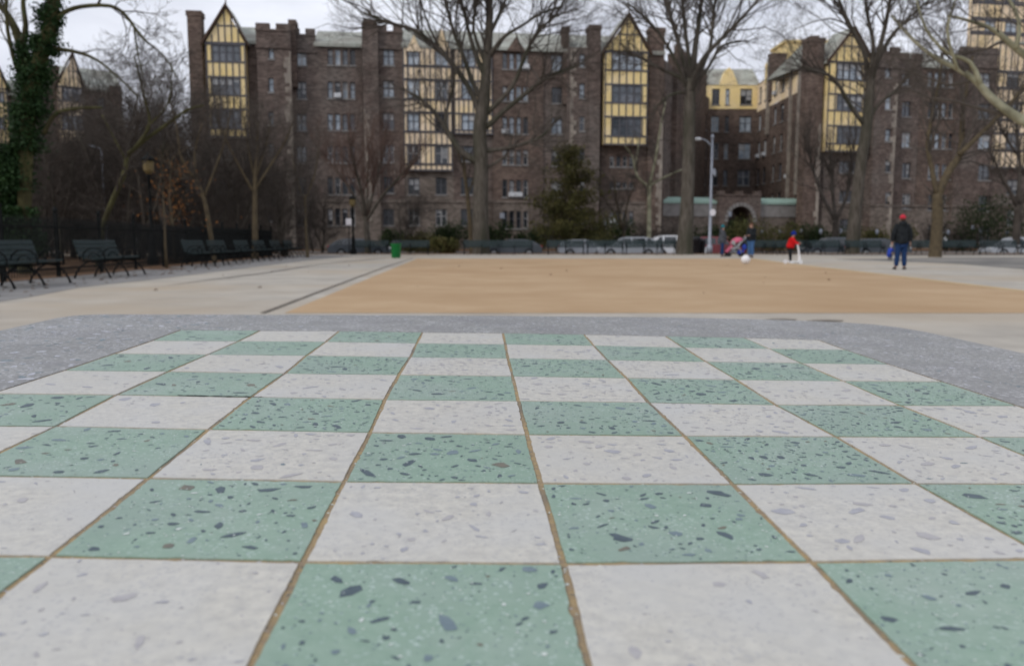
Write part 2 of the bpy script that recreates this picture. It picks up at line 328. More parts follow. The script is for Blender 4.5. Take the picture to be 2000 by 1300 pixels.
b = MB(); q_ = random.Random(4)
for k in range(700):
    m_ = k % 7
    if m_ < 4: y = q_.uniform(10, 46); x = -8.9 - (y - 14) * .0886 + q_.uniform(-1.2, .9)
    elif m_ < 5 or k % 5: y = q_.uniform(46.5, 50.5); x = q_.uniform(-14, 30)
    elif m_ < 6: y = q_.uniform(10, 46); x = q_.uniform(-9, 11)
    else: y = q_.uniform(47, 50.5); x = q_.uniform(-14, 30)
    c_ = Vector((x, y, .014)); a = q_.uniform(0, 6.28); l_ = q_.uniform(.03, .07); d = Vector((math.cos(a), math.sin(a), 0)) * l_; e = Vector((-d.y, d.x, 0)) * .5; u = Vector((0, 0, q_.uniform(.005, .03)))
    b.poly([c_ - d, c_ - e + u, c_ + d, c_ + e + u * .5])
struct(b.build('fallen_leaves', 'leaf'), 'stuff')

# ------------------------------------------------------------------ chess table
TO = Vector((0.0036464752987383836, 0.3544524618238118, 0.7891628419951762)); S = .058
TX = Vector((0.9988032971646318, 0.04422898879454386, -0.02087510774273598)); TY = Vector((-0.043906579012369426, 0.9989129212468641, 0.015658482812434107)); TN = TX.cross(TY)
GR = [[(.076,-.182),(.011,-.114),(-.041,-.045),(-.009,-.042),(-.003,.006),(.027,.006),(.055,-.044),(.056,-.074),(-.03,-.16)],[(.098,-.092),(.017,-.039),(-.026,.024),(-.009,.011),(-.005,.035),(.01,.04),(.035,-.012),(.036,.005),(-.064,-.005)],[(.092,-.015),(-.007,.004),(-.041,.028),(-.004,.024),(-.015,.035),(0,.024),(.015,0),(.004,.004),(-.068,.003)],[(.079,.028),(-.038,.045),(-.021,.021),(-.024,.032),(-.012,.043),(.011,.029),(.01,.013),(-.003,.019),(-.057,.047)],[(.039,.037),(-.053,.044),(-.044,.018),(-.03,-.016),(-.012,-.005),(-.006,-.005),(-.019,-.035),(-.011,.001),(-.039,.043)],[(.014,.052),(-.011,.067),(-.039,.028),(-.015,-.009),(-.012,-.022),(.014,-.016),(.025,.005),(.018,.034),(-.011,.039)],[(.001,.059),(-.014,.042),(-.017,.017),(-.017,-.019),(-.005,-.021),(.013,-.013),(.018,.019),(.018,.026),(.004,.032)],[(-.006,.05),(-.009,.031),(-.003,.02),(-.015,-.028),(.007,-.038),(.018,-.012),(.041,.026),(.029,.026),(.016,.029)],[(-.008,.041),(-.008,.036),(-.006,.028),(-.01,0),(-.001,-.019),(.008,-.015),(.025,.005),(.027,.016),(.022,.022)]]
def gxy(c, r): a, e = GR[r][c]; return Vector(((c - 4 + a) * S, (4 - r + e) * S))
tab = thing('chess_table', 'concrete park table inlaid with green and white terrazzo chessboard', 'chess table', tuple(TO))
tab.matrix_world = Matrix(((TX.x, TY.x, TN.x, TO.x), (TX.y, TY.y, TN.y, TO.y), (TX.z, TY.z, TN.z, TO.z), (0, 0, 0, 1)))
ORG[tab] = Vector((0, 0, 0))
rr = random.Random(3)
def chip(mb, x, y, s, z, mi, asp=1.6):
    n = rr.randint(5, 8); a = rr.uniform(0, math.pi); ca, sa = math.cos(a), math.sin(a); k = rr.uniform(1, asp); ps = []
    for i in range(n):
        t = 2 * math.pi * (i + rr.uniform(-.3, .3)) / n; q = s * rr.uniform(.55, 1.05); u, v = q * math.cos(t) * k, q * math.sin(t) / k
        ps.append((x + u * ca - v * sa, y + u * sa + v * ca, z))
    mb.poly(ps, mi)
bm = MB(); G2 = .00088
# divider bed
bed = [gxy(c, 0) for c in range(9)] + [gxy(8, r) for r in range(1, 9)] + [gxy(c, 8) for c in range(7, -1, -1)] + [gxy(0, r) for r in range(7, 0, -1)]
bm.poly([(q.x * 1.012, q.y * 1.012, -.00035) for q in bed[::-1]], 2)
MATS = ['twhite', 'tgreen', 'grout', 'chipA', 'chipB', 'chipC', 'chipW', 'chipL', 'chipM', 'iron']
for r in range(8):
    for c in range(8):
        cor = [gxy(c, r + 1), gxy(c + 1, r + 1), gxy(c + 1, r), gxy(c, r)]; green = (c + r) % 2 == 0
        ins = []
        for i in range(4):
            e1 = (cor[(i + 1) % 4] - cor[i]).normalized(); e0 = (cor[i] - cor[i - 1]).normalized(); n1 = Vector((-e1.y, e1.x)); n0 = Vector((-e0.y, e0.x))
            ins.append(cor[i] + (n0 + n1) * (G2 * rr.uniform(.8, 1.15)))
        pts = []
        for i in range(4):
            a, e = ins[i], ins[(i + 1) % 4]; d = (e - a); n = Vector((-d.y, d.x)).normalized(); K = 26; ph = rr.uniform(0, 6)
            for k in range(K):
                t = k / K; j = (rr.uniform(-.00012, .0001) + .00010 * math.sin(t * 7 + ph) + (.0004 if rr.random() < .04 else 0)) if k else 0
                pts.append(a + d * t + n * j)
        zt = rr.uniform(-.00006, .00006)
        bm.poly([(p.x, p.y, zt) for p in pts], 1 if green else 0)
        n = len(pts)
        for i in range(n): p, q = pts[i], pts[(i + 1) % n]; bm.poly([(p.x, p.y, -.0006), (q.x, q.y, -.0006), (q.x, q.y, zt), (p.x, p.y, zt)], 1 if green else 0)
        def inside(s):
            u, v = rr.random(), rr.random(); m_ = min(.46, s * 1.5 / S)
            u = m_ + (1 - 2 * m_) * u; v = m_ + (1 - 2 * m_) * v
            return (ins[0] * (1 - u) + ins[1] * u) * (1 - v) + (ins[3] * (1 - u) + ins[2] * u) * v
        for k in range(int(rr.uniform(120, 260))):
            s = rr.uniform(.00015, .0004); p = inside(s); chip(bm, p.x, p.y, s, zt + .00004, rr.choice([3, 4, 4]) if green else rr.choice([7, 8, 8, 0]), 1.6)
        placed = []
        dens = 1.0 if c >= 2 else .35
        if r <= 1: dens *= .6
        if r == 6: dens *= .6
        if r >= 7: dens *= .32
        dens *= rr.uniform(.75, 1.2)
        if green:
            for k in range(int(260 * dens)):
                s = min(.0033, .00035 + rr.expovariate(1 / .00078)); p = inside(s)
                if any((p - q).length < (s + t) * 1.15 for q, t in placed): continue
                placed.append((p, s)); chip(bm, p.x, p.y, s, zt + .00006 + rr.uniform(0, .00004), rr.choices([3, 4, 5], [7, 3, .5])[0], 1.75)
            for k in range(int(110 * rr.uniform(.4, 1.4))):
                s = rr.uniform(.00018, .00042) if k > 4 else rr.uniform(.0005, .0009); p = inside(s); chip(bm, p.x, p.y, s, zt + .00012, 6, 1.3)
        else:
            for k in range(int(110 * dens * rr.uniform(.4, 1.1))):
                s = min(.0034, .0005 + rr.expovariate(1 / .0008)); p = inside(s)
                if any((p - q).length < (s + t) * 1.15 for q, t in placed): continue
                placed.append((p, s)); chip(bm, p.x, p.y, s, zt + .00006 + rr.uniform(0, .00004), rr.choices([7, 8, 4], [6, 6, .12])[0], 1.8)
for k in range(900):   # grit and crumbs lodged in the dividers
    c, r_ = rr.randint(0, 8), rr.uniform(0, 7.999); i = int(r_); f = r_ - i
    p = gxy(c, i) * (1 - f) + gxy(c, i + 1) * f if rr.random() < .6 else gxy(i, c) * (1 - f) + gxy(i + 1, c) * f
    chip(bm, p.x + rr.uniform(-.0007, .0007), p.y + rr.uniform(-.0007, .0007), rr.uniform(.00025, .0006), -.00028, rr.choice([6, 5, 5, 8]), 1.4)
for (c0_, e0_), n_ in (((1.45, 2.08), 26),):
    P = []
    for k in range(n_ + 1):
        u = c0_ + (e0_ - c0_) * k / n_; i = int(u); f = u - i; q = gxy(i, 4) * (1 - f) + gxy(i + 1, 4) * f; P.append((q.x, q.y + rr.uniform(-.0003, .0003)))
    bm.poly([(x, y + rr.uniform(.0003, .0011), .0002) for x, y in P] + [(x, y - rr.uniform(.0001, .0006), .0002) for x, y in P[::-1]], 9)
bm.build('game_board', MATS, tab)
OUT = [(-6.03, 3.8), (-6.04, 5.0), (-5.98, 5.28), (-5.82, 5.44), (-5.6, 5.52), (-4, 5.75), (-1.34, 6.07), (1, 6.30), (2.65, 6.40), (4, 6.32), (4.84, 6.20), (5.4, 6.05), (5.75, 5.85), (5.96, 5.5), (6.08, 5.0), (6.12, 4.5), (6.17, 3.1), (6.17, -5.4), (6.0, -6.0), (5.4, -6.2), (-5.3, -6.2), (-5.9, -6.0), (-6.05, -5.4)]
def angf(poly):
    def f(t):
        d = Vector((math.cos(t), math.sin(t))); best = 0
        for i in range(len(poly)):
            a, e = Vector(poly[i]), Vector(poly[(i + 1) % len(poly)]); s_ = e - a; den = d.x * s_.y - d.y * s_.x
            if abs(den) < 1e-12: continue
            k = (a.x * s_.y - a.y * s_.x) / den; q = (a.x * d.y - a.y * d.x) / den
            if k > 0 and -1e-6 <= q <= 1 + 1e-6: best = max(best, k)
        return best
    return f
bedI = [q * 1.0 for q in bed]; cin = Vector((0, 0))
# outline of the board pushed out by half a divider
binset = [(q.x + math.copysign(G2, q.x) * (abs(q.x) > 3.5 * S), q.y + math.copysign(G2, q.y) * (abs(q.y) > 3.5 * S)) for q in bed]
fi, fo = angf(binset), angf([(x * S, y * S) for x, y in OUT])
angs = sorted(set([round(math.atan2(y, x), 6) for x, y in OUT] + [round(math.atan2(y, x), 6) for x, y in binset] + [round(-math.pi + 2 * math.pi * i / 160, 6) for i in range(160)]))
bt = MB(); prof = [(0, 0), (.004, -.0006), (.008, -.003), (.0105, -.007), (.011, -.012), (.011, -.055), (.007, -.062), (-.05, -.064)]
rings = []
for t in angs:
    d = Vector((math.cos(t), math.sin(t))); ri, ro = fi(t), fo(t) - .011
    rings.append([Vector((d.x * ri, d.y * ri, -.0008)), Vector((d.x * ri, d.y * ri, 0))] + [Vector((d.x * (ro + a), d.y * (ro + a), z)) for a, z in prof])
n = len(rings)
for i in range(n):
    A, B = rings[i], rings[(i + 1) % n]
    for k in range(len(A) - 1): bt.poly([A[k], A[k + 1], B[k + 1], B[k]], 0)
    bt.poly([A[-1], (0, 0, -.064), B[-1]], 1)
for k in range(9000):
    x, y = rr.uniform(-6, 6.1) * S, rr.uniform(-5, 6.35) * S; t = math.atan2(y, x); l_ = math.hypot(x, y)
    if l_ < fi(t) + .002 or l_ > fo(t) - .014: continue
    s = min(.0026, .0004 + rr.expovariate(1 / .0005)) * (1.5 if x < -.2 else .9); chip(bt, x, y, s, .00006 + rr.uniform(0, .00004), rr.choices([2, 3], [3, 2])[0], 1.6)
bt.build('tabletop', ['trim', 'conc', 'chipP', 'chipB'], tab)
zb = -TO.z + .01
bp_ = MB(); bp_.lathe((0, 0, 0), [(.30, zb), (.30, zb + .05), (.17, zb + .08), (.12, zb + .14), (.11, -.2), (.15, -.11), (.24, -.064)], 20); bp_.build('pedestal', 'conc', tab, True)

# ------------------------------------------------------------------ buildings
class Fac:
    def __init__(s, pa, da, pb, db):
        a, e = at(pa, HOR, da), at(pb, HOR, db); s.O = Vector((a.x, a.y, 0)); s.U = Vector((e.x - a.x, e.y - a.y, 0)).normalized(); s.N = Vector((s.U.y, -s.U.x, 0)); s.len = (Vector((e.x, e.y, 0)) - s.O).length
        if s.N.y > 0 and abs(s.N.x) < .9: pass
    def uz(s, px, py, n=0.):
        r = ray(px, py); P = s.O + s.N * n; k = (P - CAM).dot(s.N) / r.dot(s.N); q = CAM + r * k; return (q - s.O).dot(s.U), q.z
    def pt(s, u, z, n=0.): q = s.O + s.U * u + s.N * n; return Vector((q.x, q.y, z))
    def fbox(s, mb, u0, u1, z0, z1, n0, n1, mi=0):
        mb.hexa([s.pt(u0, z0, n1), s.pt(u1, z0, n1), s.pt(u1, z0, n0), s.pt(u0, z0, n0), s.pt(u0, z1, n1), s.pt(u1, z1, n1), s.pt(u1, z1, n0), s.pt(u0, z1, n0)], mi)
    def pbox(s, mb, x0, y0, x1, y1, n0, n1, mi=0):
        u0, z1 = s.uz(x0, y0, n1); u1, z0 = s.uz(x1, y1, n1); s.fbox(mb, u0, u1, z0, z1, n0, n1, mi)
GZ = -.2
def gridwall(F_, mb, u0, u1, z0, z1, n, wins, mi=0, back=None, zsplit=None, mi2=0):
    """front wall with real openings; back = how far the side walls run back"""
    us = sorted(set([u0, u1] + [x for w_ in wins for x in (w_[0], w_[1]) if u0 < x < u1])); zs = sorted(set([z0, z1] + ([zsplit] if zsplit and z0 < zsplit < z1 else []) + [x for w_ in wins for x in (w_[2], w_[3]) if z0 < x < z1]))
    for i in range(len(us) - 1):
        for j in range(len(zs) - 1):
            cu, cz = (us[i] + us[i + 1]) / 2, (zs[j] + zs[j + 1]) / 2
            if any(w_[0] < cu < w_[1] and w_[2] < cz < w_[3] for w_ in wins): continue
            m_ = mi2 if (zsplit and cz < zsplit) else mi
            mb.poly([F_.pt(us[i], zs[j], n), F_.pt(us[i + 1], zs[j], n), F_.pt(us[i + 1], zs[j + 1], n), F_.pt(us[i], zs[j + 1], n)], m_)
    for a, e, lo, hi in [w_[:4] for w_ in wins]:
        for p, q in (((a, lo), (e, lo)), ((e, lo), (e, hi)), ((e, hi), (a, hi)), ((a, hi), (a, lo))):
            mb.poly([F_.pt(*p, n), F_.pt(*q, n), F_.pt(*q, n - .3), F_.pt(*p, n - .3)], mi)
    if back is not None:
        for a in (u0, u1): mb.poly([F_.pt(a, z0, n), F_.pt(a, z1, n), F_.pt(a, z1, back), F_.pt(a, z0, back)], mi)
        mb.poly([F_.pt(u0, z1, n), F_.pt(u1, z1, n), F_.pt(u1, z1, back), F_.pt(u0, z1, back)], mi)
def window(F_, root, u0, u1, z0, z1, n, lights=2, pane='glass', frame='frame', dep=.16):
    b = MB(); t = .07; nn = n - dep
    F_.fbox(b, u0, u1, z1 - t, z1, nn - .08, nn); F_.fbox(b, u0, u1, z0, z0 + t, nn - .08, nn)
    F_.fbox(b, u0, u0 + t, z0 + t, z1 - t, nn - .08, nn); F_.fbox(b, u1 - t, u1, z0 + t, z1 - t, nn - .08, nn)
    wd = u1 - u0
    for k in range(1, lights): x = u0 + wd * k / lights; hw = .09 if lights >= 4 else .05; F_.fbox(b, x - hw, x + hw, z0 + t, z1 - t, nn - .08, nn + .01)
    if z1 - z0 > .8:
        zt = z0 + (z1 - z0) * .56; F_.fbox(b, u0 + t, u1 - t, zt - .035, zt + .035, nn - .07, nn - .005)
    o = b.build('window', frame, root)
    b = MB(); b.poly([F_.pt(u0, z0, nn - .06), F_.pt(u1, z0, nn - .06), F_.pt(u1, z1, nn - .06), F_.pt(u0, z1, nn - .06)])
    if R.random() < .4:
        for k in range(lights):
            if R.random() < .7: a, e = u0 + wd * k / lights, u0 + wd * (k + 1) / lights; zb_ = z1 - (z1 - z0) * R.choice((.25, .45, .45, .7)); b.poly([F_.pt(a, zb_, nn - .055), F_.pt(e, zb_, nn - .055), F_.pt(e, z1, nn - .055), F_.pt(a, z1, nn - .055)], 1)
    p = b.build('pane', [pane, 'blind'], o)
    if dep > .1: b = MB(); F_.fbox(b, u0 - .08, u1 + .08, z0 - .14, z0 - .002, n - .1, n + .08); b.build('sill', 'band', o)
    return o
def choosepane(z):
    k = R.random()
    if z > 10: return 'glass_pale' if k < .55 else ('glass' if k < .9 else 'glass_dark')  # upper panes mostly pale: sky reflection painted in by height
    if z > 6.5: return 'glass' if k < .45 else 'glass_dark'
    return 'glass_dark'
def wins_from(F_, cols, rows, n):
    """cols: (px0, px1, lights) measured at rows; rows: (y0,y1)"""
    res = []
    for x0, x1, k in cols:
        for y0, y1 in rows:
            u0, z1 = F_.uz(x0, y0, n); u1, z0 = F_.uz(x1, y1, n)
            if k == 4 and x1 - x0 > 45:      # four lights with brick piers between them
                for i in range(4):
                    a = u0 + (u1 - u0) * (i + .10) / 4; e = u0 + (u1 - u0) * (i + .80) / 4; res.append((a, e, z0, z1, 1))
            else: res.append((u0, u1, z0, z1, k))
    return res
def addwins(F_, root, wins, n, dep=.16, frame='frame', ac=0.):
    for a, e, lo, hi, k in wins:
        window(F_, root, a, e, lo, hi, n, k, choosepane(lo), frame if R.random() > .25 else 'whiteframe', dep)
        if R.random() < ac:
            b = MB(); F_.fbox(b, (a + e) / 2 - .33, (a + e) / 2 + .33, lo + .02, lo + .45, n - .2, n + .32); F_.fbox(b, (a + e) / 2 - .28, (a + e) / 2 + .28, lo + .07, lo + .40, n + .32, n + .34); b.build('air_conditioner', 'acwhite', root)
def merlons(F_, mb, u0, u1, z, n0, n1, wd=1.0, gap=.55, h=.5, mi=0):
    k = max(1, round((u1 - u0 + gap) / (wd + gap))); st = (u1 - u0 + gap) / k; w2 = st - gap
    for i in range(k): F_.fbox(mb, u0 + i * st, u0 + i * st + w2, z, z + h, n0, n1, mi)
def quoins(F_, root, u, side, z1, n, z0=GZ):
    b = MB(); z = z0; q = random.Random(int(u * 31) + 5); i = 0; prof_ = []
    while z < z1 - .3:
        h = q.uniform(.3, .6); l_ = q.choice((.12, .3, .65)) if i % 2 else q.choice((.35, .55)); prof_ += [(u + side * l_, z), (u + side * l_, z + h)]; z += h; i += 1
    for i in range(0, len(prof_), 2):
        (a, lo), (_, hi) = prof_[i], prof_[i + 1]
        x0, x1 = min(a, u), max(a, u); b.poly([F_.pt(x0, lo, n + .03), F_.pt(x1, lo, n + .03), F_.pt(x1, hi, n + .03), F_.pt(x0, hi, n + .03)]); b.poly([F_.pt(a, lo, n - .05), F_.pt(a, hi, n - .05), F_.pt(a, hi, n + .03), F_.pt(a, lo, n + .03)])
    P_ = [(u, z0)] + prof_ + [(u, z)]
    v0 = len(b.v)
    b.build('quoin_trim', 'quoin', root)
def bay(F_, root, x0, x1, yspr, ybot, xw, rows, n1, peak=None, m='yellow', lights=4, studs=6, soffit=True):
    """half-timbered bay: box standing n1 in front of the wall, window rows, studs and rails, gable on top"""
    u0, zs = F_.uz(x0, yspr, n1); u1, zb_ = F_.uz(x1, ybot, n1)
    wn = []
    for (y0, y1) in rows:
        for (a, e, k) in xw: ua, zt = F_.uz(a, y0, n1); ue, zl = F_.uz(e, y1, n1); wn.append((ua, ue, zl, zt, k))
    b = MB(); gridwall(F_, b, u0, u1, zb_, zs, n1, wn, 0, back=-.2)
    b.poly([F_.pt(u0, zb_, n1), F_.pt(u1, zb_, n1), F_.pt(u1, zb_, 0), F_.pt(u0, zb_, 0)])
    up, zp = (u0 + u1) / 2, None
    if peak:
        up, zp = F_.uz(*peak, n1); b.poly([F_.pt(u0, zs, n1), F_.pt(u1, zs, n1), F_.pt(up, zp, n1)])
    b.build('bay_wall', m, root)
    t = MB(); tw = .055; N1, N2 = n1 - .02, n1 + .05
    levels = sorted(set([zb_, zs] + [z for w_ in wn for z in (w_[2], w_[3])]))
    for z in levels: F_.fbox(t, u0 - .05, u1 + .05, z - .08, z + .08, N1, N2 + .015)
    for e in (u0 + tw, u1 - tw): F_.fbox(t, e - tw, e + tw, zb_, zs, N1, N2)
    inn = sorted(set([w_[0] for w_ in wn] + [w_[1] for w_ in wn]))
    for i in range(len(levels) - 1):
        lo, hi = levels[i], levels[i + 1]; cz = (lo + hi) / 2; ww = [w_ for w_ in wn if w_[2] < cz < w_[3]]
        for k in range(1, studs):
            u = u0 + (u1 - u0) * k / studs
            if any(w_[0] - .05 < u < w_[1] + .05 for w_ in ww): continue
            F_.fbox(t, u - tw, u + tw, lo + .08, hi - .08, N1, N2)
        for w_ in ww:
            for u in (w_[0] - tw, w_[1] + tw): F_.fbox(t, u - tw * .8, u + tw * .8, lo + .08, hi - .08, N1, N2)
    if peak:
        for k in range(1, studs):
            u = u0 + (u1 - u0) * k / studs; f = 1 - abs(u - up) / ((u1 - u0) / 2); h = (zp - zs) * max(0, f)
            if h > .3: F_.fbox(t, u - tw, u + tw, zs + .08, zs + h, N1, N2)
        zc = zs + (zp - zs) * .5; hw = (u1 - u0) / 4; F_.fbox(t, up - hw, up + hw, zc - .06, zc + .06, N1, N2 + .01)
    t.build('timber_frame', 'timber', root)
    if peak:
        g = MB()
        for e in (u0 - .35, u1 + .35):
            zl = zs - .35; a, c_ = F_.pt(e, zl, n1 + .25), F_.pt(up, zp + .15, n1 + .25); th = Vector((0, 0, .34)); bk = F_.N * -.28
            g.hexa([a, c_, c_ + bk, a + bk, a + th, c_ + th, c_ + bk + th, a + bk + th])
        f0, f1 = F_.pt(up, zp + .3, n1), F_.pt(up, zp + 1.1, n1); g.tube([f0, f1], [.08, .03], 5)
        g.build('bargeboard', 'bargeboard', root)
        g = MB()
        for e in (u0 - .4, u1 + .4):
            zl = zs - .3; g.poly([F_.pt(e, zl + .1, n1 + .2), F_.pt(up, zp + .45, n1 + .2), F_.pt(up, zp + .45, -3), F_.pt(e, zl + .1, -3)])
        g.build('gable_roof', 'slate', root)
    elif soffit:
        g = MB(); F_.fbox(g, u0 - .1, u1 + .1, zs, zs + .2, -.1, n1 + .15); g.build('bay_cap', 'slate', root)
    addwins(F_, root, wn, n1, .05)
def roof(F_, root, x0, x1, yeave, yridge, m='slate', n0=.25, n1=-4):
    b = MB(); ua, za = F_.uz(x0, yeave, n0); ub, zb2 = F_.uz(x1, yeave, n0); _, zr = F_.uz((x0 + x1) / 2, yridge, n1); za = (za + zb2) / 2
    A = [F_.pt(ua, za, n0), F_.pt(ub, za, n0), F_.pt(ub, zr, n1), F_.pt(ua, zr, n1)]
    b.poly(A); b.poly([A[3], A[2], F_.pt(ub, za, -12), F_.pt(ua, za, -12)]); b.poly([A[0], A[1], F_.pt(ub, za - .3, n0), F_.pt(ua, za - .3, n0)])
    for u in (ua, ub): b.poly([F_.pt(u, za, n0), F_.pt(u, zr, n1), F_.pt(u, za, -12)])
    return b.build('roof', m, root)
def chimney(F_, root, x0, x1, ytop, n1, m='brick2', z0=None, q=False):
    u0, z = F_.uz(x0, ytop, n1); u1, _ = F_.uz(x1, ytop, n1); b = MB()
    zz = GZ if z0 is None else z0
    F_.fbox(b, u0 + .08, u1 - .08, zz, z - .45, -.8, n1 - .06); F_.fbox(b, u0, u1, z - .45, z, -.9, n1)
    o = b.build('chimney', m, root)
    if q: quoins(F_, root, u1 - .08, -1, z * .6, n1 - .06)
def sect(F_, root, x0, x1, ytop, n, cols, rows, m='brick', name='wall', merl=False, back=-.6, ac=.04, sill=True):
    u0, z1 = F_.uz(x0, ytop, n); u1, _ = F_.uz(x1, ytop, n); wn = wins_from(F_, cols, rows, n)
    b = MB(); gridwall(F_, b, u0, u1, GZ, z1, n, wn, 0, back=back, zsplit=4.6, mi2=1)
    F_.fbox(b, u0 - .03, u1 + .03, 4.5, 4.75, n - .02, n + .10, 1)
    if merl:
        merlons(F_, b, u0, u1, z1, n - .4, n + .06); F_.fbox(b, u0 - .06, u1 + .06, z1 - 1.7, z1 - 1.45, n - .05, n + .14); F_.fbox(b, u0 - .05, u1 + .05, z1 - .18, z1, n - .4, n + .08)
    b.build(name, [m, 'lowstone'], root)
    addwins(F_, root, wn, n, ac=ac); return u0, u1, z1
def bodybox(F_, root, u0, u1, z, n1=-.65, n0=-13, m='brick'):
    b = MB(); F_.fbox(b, u0, u1, GZ, z, n0, n1); b.build('rear_wall', m, root)

# --- main block
FA = Fac(362, 76.5, 1300, 82.5)
mb_ = thing('apartment_building', 'dark brick tudor apartment block with yellow half timbered bays behind the tall central tree', 'building', tuple(FA.pt(20, GZ, 0)))
R6 = [(96, 128), (159, 193), (222, 255), (285, 318), (346, 380), (407, 440)]
sect(FA, mb_, 392, 499, 80, 0, [(422, 455, 4)], [(290, 312), (350, 375), (410, 438)])
bay(FA, mb_, 401, 485, 83, 268, [(413, 469, 4)], [(86, 122), (150, 187), (213, 252)], .9, (441, 17))
roof(FA, mb_, 392, 500, 78, 52)
chimney(FA, mb_, 362, 393, 20, .5)
u0, u1, zt = sect(FA, mb_, 499, 566, 56, 1.3, [(524, 535, 1)], [(88, 115), (152, 180), (218, 244), (280, 302), (345, 370), (408, 432)], name='tower', merl=True)
quoins(FA, mb_, u1, -1, zt - 2, 1.3)
chimney(FA, mb_, 562, 578, 38, .7, z0=15)
sect(FA, mb_, 566, 615, 66, .0, [(579, 599, 2)], R6, merl=True)
sect(FA, mb_, 615, 706, 84, .0, [(638, 697, 4)], R6)
roof(FA, mb_, 612, 710, 85, 62)
u0, u1, zt = sect(FA, mb_, 706, 737, 44, .7, [], [])
quoins(FA, mb_, u0 + .05, 1, 13, .7); 
chimney(FA, mb_, 709, 736, 37, .75, z0=16)
sect(FA, mb_, 737, 786, 60, .15, [(748, 770, 2)], [(95, 128), (157, 190), (220, 253), (283, 317), (345, 377), (408, 440)], merl=True)
sect(FA, mb_, 786, 884, 92, .0, [(797, 820, 2), (851, 873, 2)], [(347, 380), (408, 440)], m='lowstone')
sect(FA, mb_, 884, 963, 92, .0, [(900, 925, 2)], [(285, 315), (346, 380), (408, 440)])
bay(FA, mb_, 786, 884, 90, 333, [(796, 819, 2), (850, 875, 2)], [(92, 130), (156, 195), (220, 258), (283, 321)], .45, None, 'cream', studs=9)
bay(FA, mb_, 886, 962, 92, 262, [(902, 928, 2)], [(96, 132), (158, 195), (222, 255)], .3, None, 'cream', studs=8)
roof(FA, mb_, 784, 1300, 94, 66, n0=.55)
for gx, gy, gw, gm in ((863, 56, 17, 'cream'), (1008, 71, 19, 'brick2'), (808, 68, 15, 'cream')):
    g = MB(); uu, zz = FA.uz(gx, gy, .6); ul, zl = FA.uz(gx - gw, 100, .6); ur, _ = FA.uz(gx + gw, 100, .6)
    g.prism([(0, 0), (1, 0), (1, 1)], 0, 1) if False else None
    for nn in (.62,): g.poly([FA.pt(ul, zl, nn), FA.pt(ur, zl, nn), FA.pt(uu, zz, nn)])
    g.poly([FA.pt(ul, zl, .62), FA.pt(uu, zz, .62), FA.pt(uu, zz, -4), FA.pt(ul, zl, -4)], 1); g.poly([FA.pt(ur, zl, .62), FA.pt(uu, zz, .62), FA.pt(uu, zz, -4), FA.pt(ur, zl, -4)], 1)
    g.build('dormer_gable', [gm, 'slate'], mb_)
sect(FA, mb_, 963, 1062, 97, .25, [(980, 1034, 4)], [(103, 136), (168, 198), (228, 262), (292, 322), (351, 385), (412, 446)], m='brick2', ac=.15)
sect(FA, mb_, 1062, 1108, 92, .1, [(1077, 1098, 2)], [(107, 139), (170, 202), (230, 262), (293, 324), (354, 386)], merl=False)
u0, u1, zt = sect(FA, mb_, 1108, 1152, 92, .6, [(1132, 1142, 1)], [(105, 131), (163, 192), (227, 256), (290, 315), (352, 378), (412, 436)])
quoins(FA, mb_, u0 + .3, 1, zt, .6)
chimney(FA, mb_, 1099, 1114, 52, .6, z0=14); chimney(FA, mb_, 1151, 1176, 48, .9, m='brick')
sect(FA, mb_, 1176, 1272, 98, .0, [(1190, 1240, 4)], [(305, 326), (355, 368), (412, 436)], m='brick2')
bay(FA, mb_, 1182, 1263, 100, 283, [(1196, 1253, 4)], [(102, 139), (165, 202), (228, 267)], 1.0, (1228, 34))
chimney(FA, mb_, 1269, 1301, 53, .4, q=True)
bodybox(FA, mb_, 1.5, FA.len - .3, FA.uz(1200, 100)[1])

# --- courtyard block
FL = Fac(1292, 85.5, 1378, 108); FR = Fac(1470, 108, 1564, 91); FB = Fac(1374, 108, 1474, 108)
cb_ = thing('courtyard_building', 'courtyard wing with bright yellow stucco top storey between the two brick blocks', 'building', tuple(FB.pt(2, GZ, 0)))
def zrows(F_, z0, dz, h, k): return [(z0 - i * dz, z0 - i * dz - h) for i in range(k)]
def zsect(F_, root, x0, x1, ztop, n, cols, zr, m, z0=GZ, name='wall', back=-.6, ac=.1):
    u0 = F_.uz(x0, HOR, n)[0]; u1 = F_.uz(x1, HOR, n)[0]; wn = []
    for a, e, k in cols:
        for hi, lo in zr:
            if lo > z0 and hi < ztop: wn.append((F_.uz(a, HOR, n)[0], F_.uz(e, HOR, n)[0], lo, hi, k))
    b = MB(); gridwall(F_, b, u0, u1, z0, ztop, n, wn, 0, back=back); b.build(name, m, root); addwins(F_, root, wn, n, ac=ac); return u0, u1
ZR = zrows(None, 20.4, 3.45, 2.0, 6)
colsB = [(1383, 1398, 2), (1409, 1417, 1), (1437, 1460, 2)]; colsR = [(1473, 1478, 1), (1484, 1490, 1), (1502, 1507, 1), (1515, 1521, 1), (1530, 1536, 1)]
zsect(FB, cb_, 1374, 1471, 17.85, 0, colsB, ZR, 'brick2', ac=.15); zsect(FB, cb_, 1374, 1471, 20.9, .06, colsB, ZR, 'yellow', 17.85, 'stucco_storey')
zsect(FR, cb_, 1470, 1550, 17.4, 0, colsR, ZR, 'brick2', ac=.2); zsect(FR, cb_, 1470, 1550, 21.0, .06, colsR, ZR, 'cream', 17.4, 'stucco_storey')  # paler stucco on this side wall stands in for brighter light on it
zsect(FR, cb_, 1546, 1553, 21.0, .25, [], [], 'quoin', 6, 'stucco_pier')
